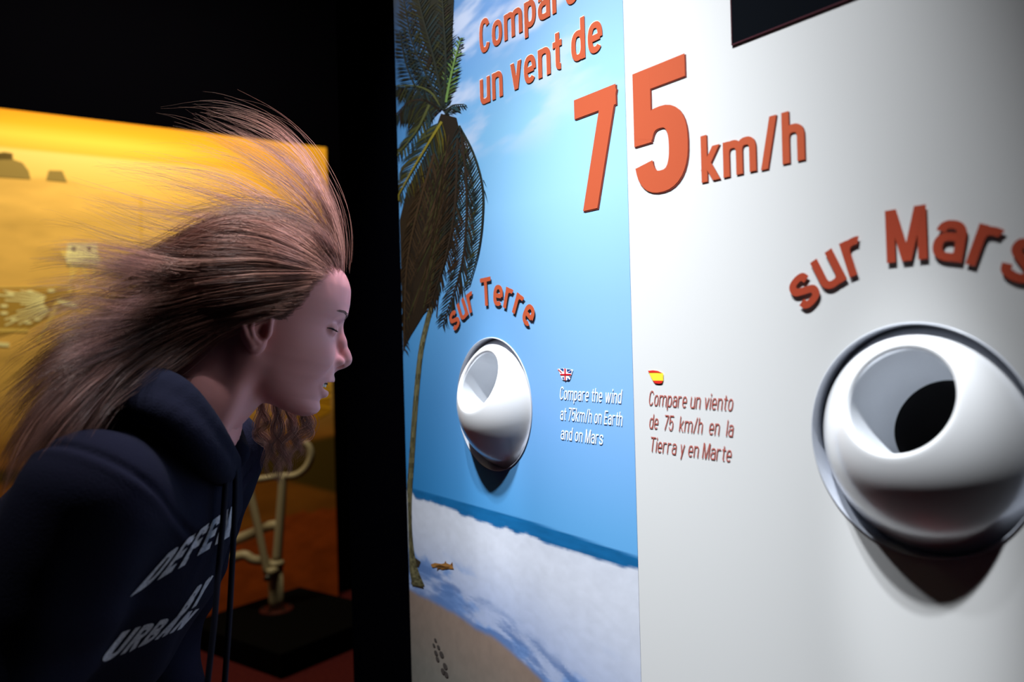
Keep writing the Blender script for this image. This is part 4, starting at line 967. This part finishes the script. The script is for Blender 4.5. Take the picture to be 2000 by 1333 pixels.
sheet(H, front[:4], (.92, 1.10), 24, 12, 13, wav=9, lift=(.002, .010), stray=1.2, colk=(.2, 1), gpow=.9, ragged=.3)   # flying strands over the head
sheet(H, front[:6], (.95, 1.12), 110, 2, 30, wav=14, lift=(.001, .02), stray=2.2, colk=(.3, 1), rad=(.00012, .0002))
sheet(H, [front[0], front[1]], (.97, 1.05), 5, 16, 8, wav=5, lift=(.001, .006), stray=.8, colk=(.2, .8), gpow=1.6, ragged=.22)
sheet(H, [[(666, 540), (653, 490), (624, 445), (580, 415)], [(655, 541), (630, 505), (590, 474), (540, 445)], [(625, 547), (580, 532), (530, 520), (470, 510)], [(600, 582), (562, 582), (510, 584), (450, 590)]], (.93, 1.0), 130, 22, 14, wav=2, lift=(.0, .003), stray=.2, colk=(0, .7), root=4, ragged=.3)
sheet(H, [[(612, 566), (560, 578), (500, 590), (440, 602)], [(585, 596), (545, 600), (500, 604), (440, 614)], [(556, 640), (545, 618), (520, 606), (470, 612)]], (.88, .95), 50, 18, 14, wav=2, lift=(.0005, .003), stray=.3, colk=(0, .6), root=4, ragged=.3)
for x, ye, sw in ((502, 900, 1), (514, 938, -1), (530, 952, 1), (546, 956, -1), (560, 944, 1), (576, 930, -1), (590, 908, 1), (602, 880, -1)):      # curls falling beyond the neck
    for c in range(3):
        x0 = x + hr.uniform(-7, 7); a = hr.uniform(9, 17) * sw; xe = 545 + (x0 - 545) * .62
        ys = np.linspace(800, ye + hr.uniform(-14, 10), 5)
        path = [(x0, 768), (x0, ys[0]), (x0 + a, ys[1]), (x0 * .7 + xe * .3 - a, ys[2]), (x0 * .35 + xe * .65 + a * .8, ys[3]), (xe - a * .4, ys[4])]
        sheet(H, [path, [(p[0] + 4, p[1] + 3) for p in path]], (1.06, 1.15), 1, 34, 9, wav=3, stray=.7, colk=(0, .6), short=(.9, 1))
hair = H.build('hair', girl, M_hair)
hair['label'] = 'long brown hair streaming back in the air jet'
# the mass of hair next to the scalp
def cap_sdf(p):
    f = ell(p, (-.0125, 0, .058), (.1015, .0757, .0776))
    line_ = np.interp(p[..., 2], [-.06, -.01, .02, .045, .075, .09, .2], [-.034, -.034, .002, .016, .038, .066, .28]) - .045 * 0
    q = p[..., 0] - (line_ + .0 * p[..., 1]) - .02 * G(p[..., 1], .03) * G(p[..., 2] - .085, .02)
    f = smax(f, q.astype(np.float32) * .8, .008); f = smax(f, -.045 - p[..., 2] - .4 * (p[..., 0] + .04), .01)
    return np.maximum(f, -ell(p, (-.0125, 0, .058), (.090, .064, .066)))
kv, kq = isomesh(cap_sdf, (-.13, -.09, -.06), (.11, .09, .15), .0026)
cap = big_mesh('scalp_hair', h2w(kv), kq, mat('dark_brown_hair', (.050, .031, .027), .6, .3, bump=(200, .4)), hair)
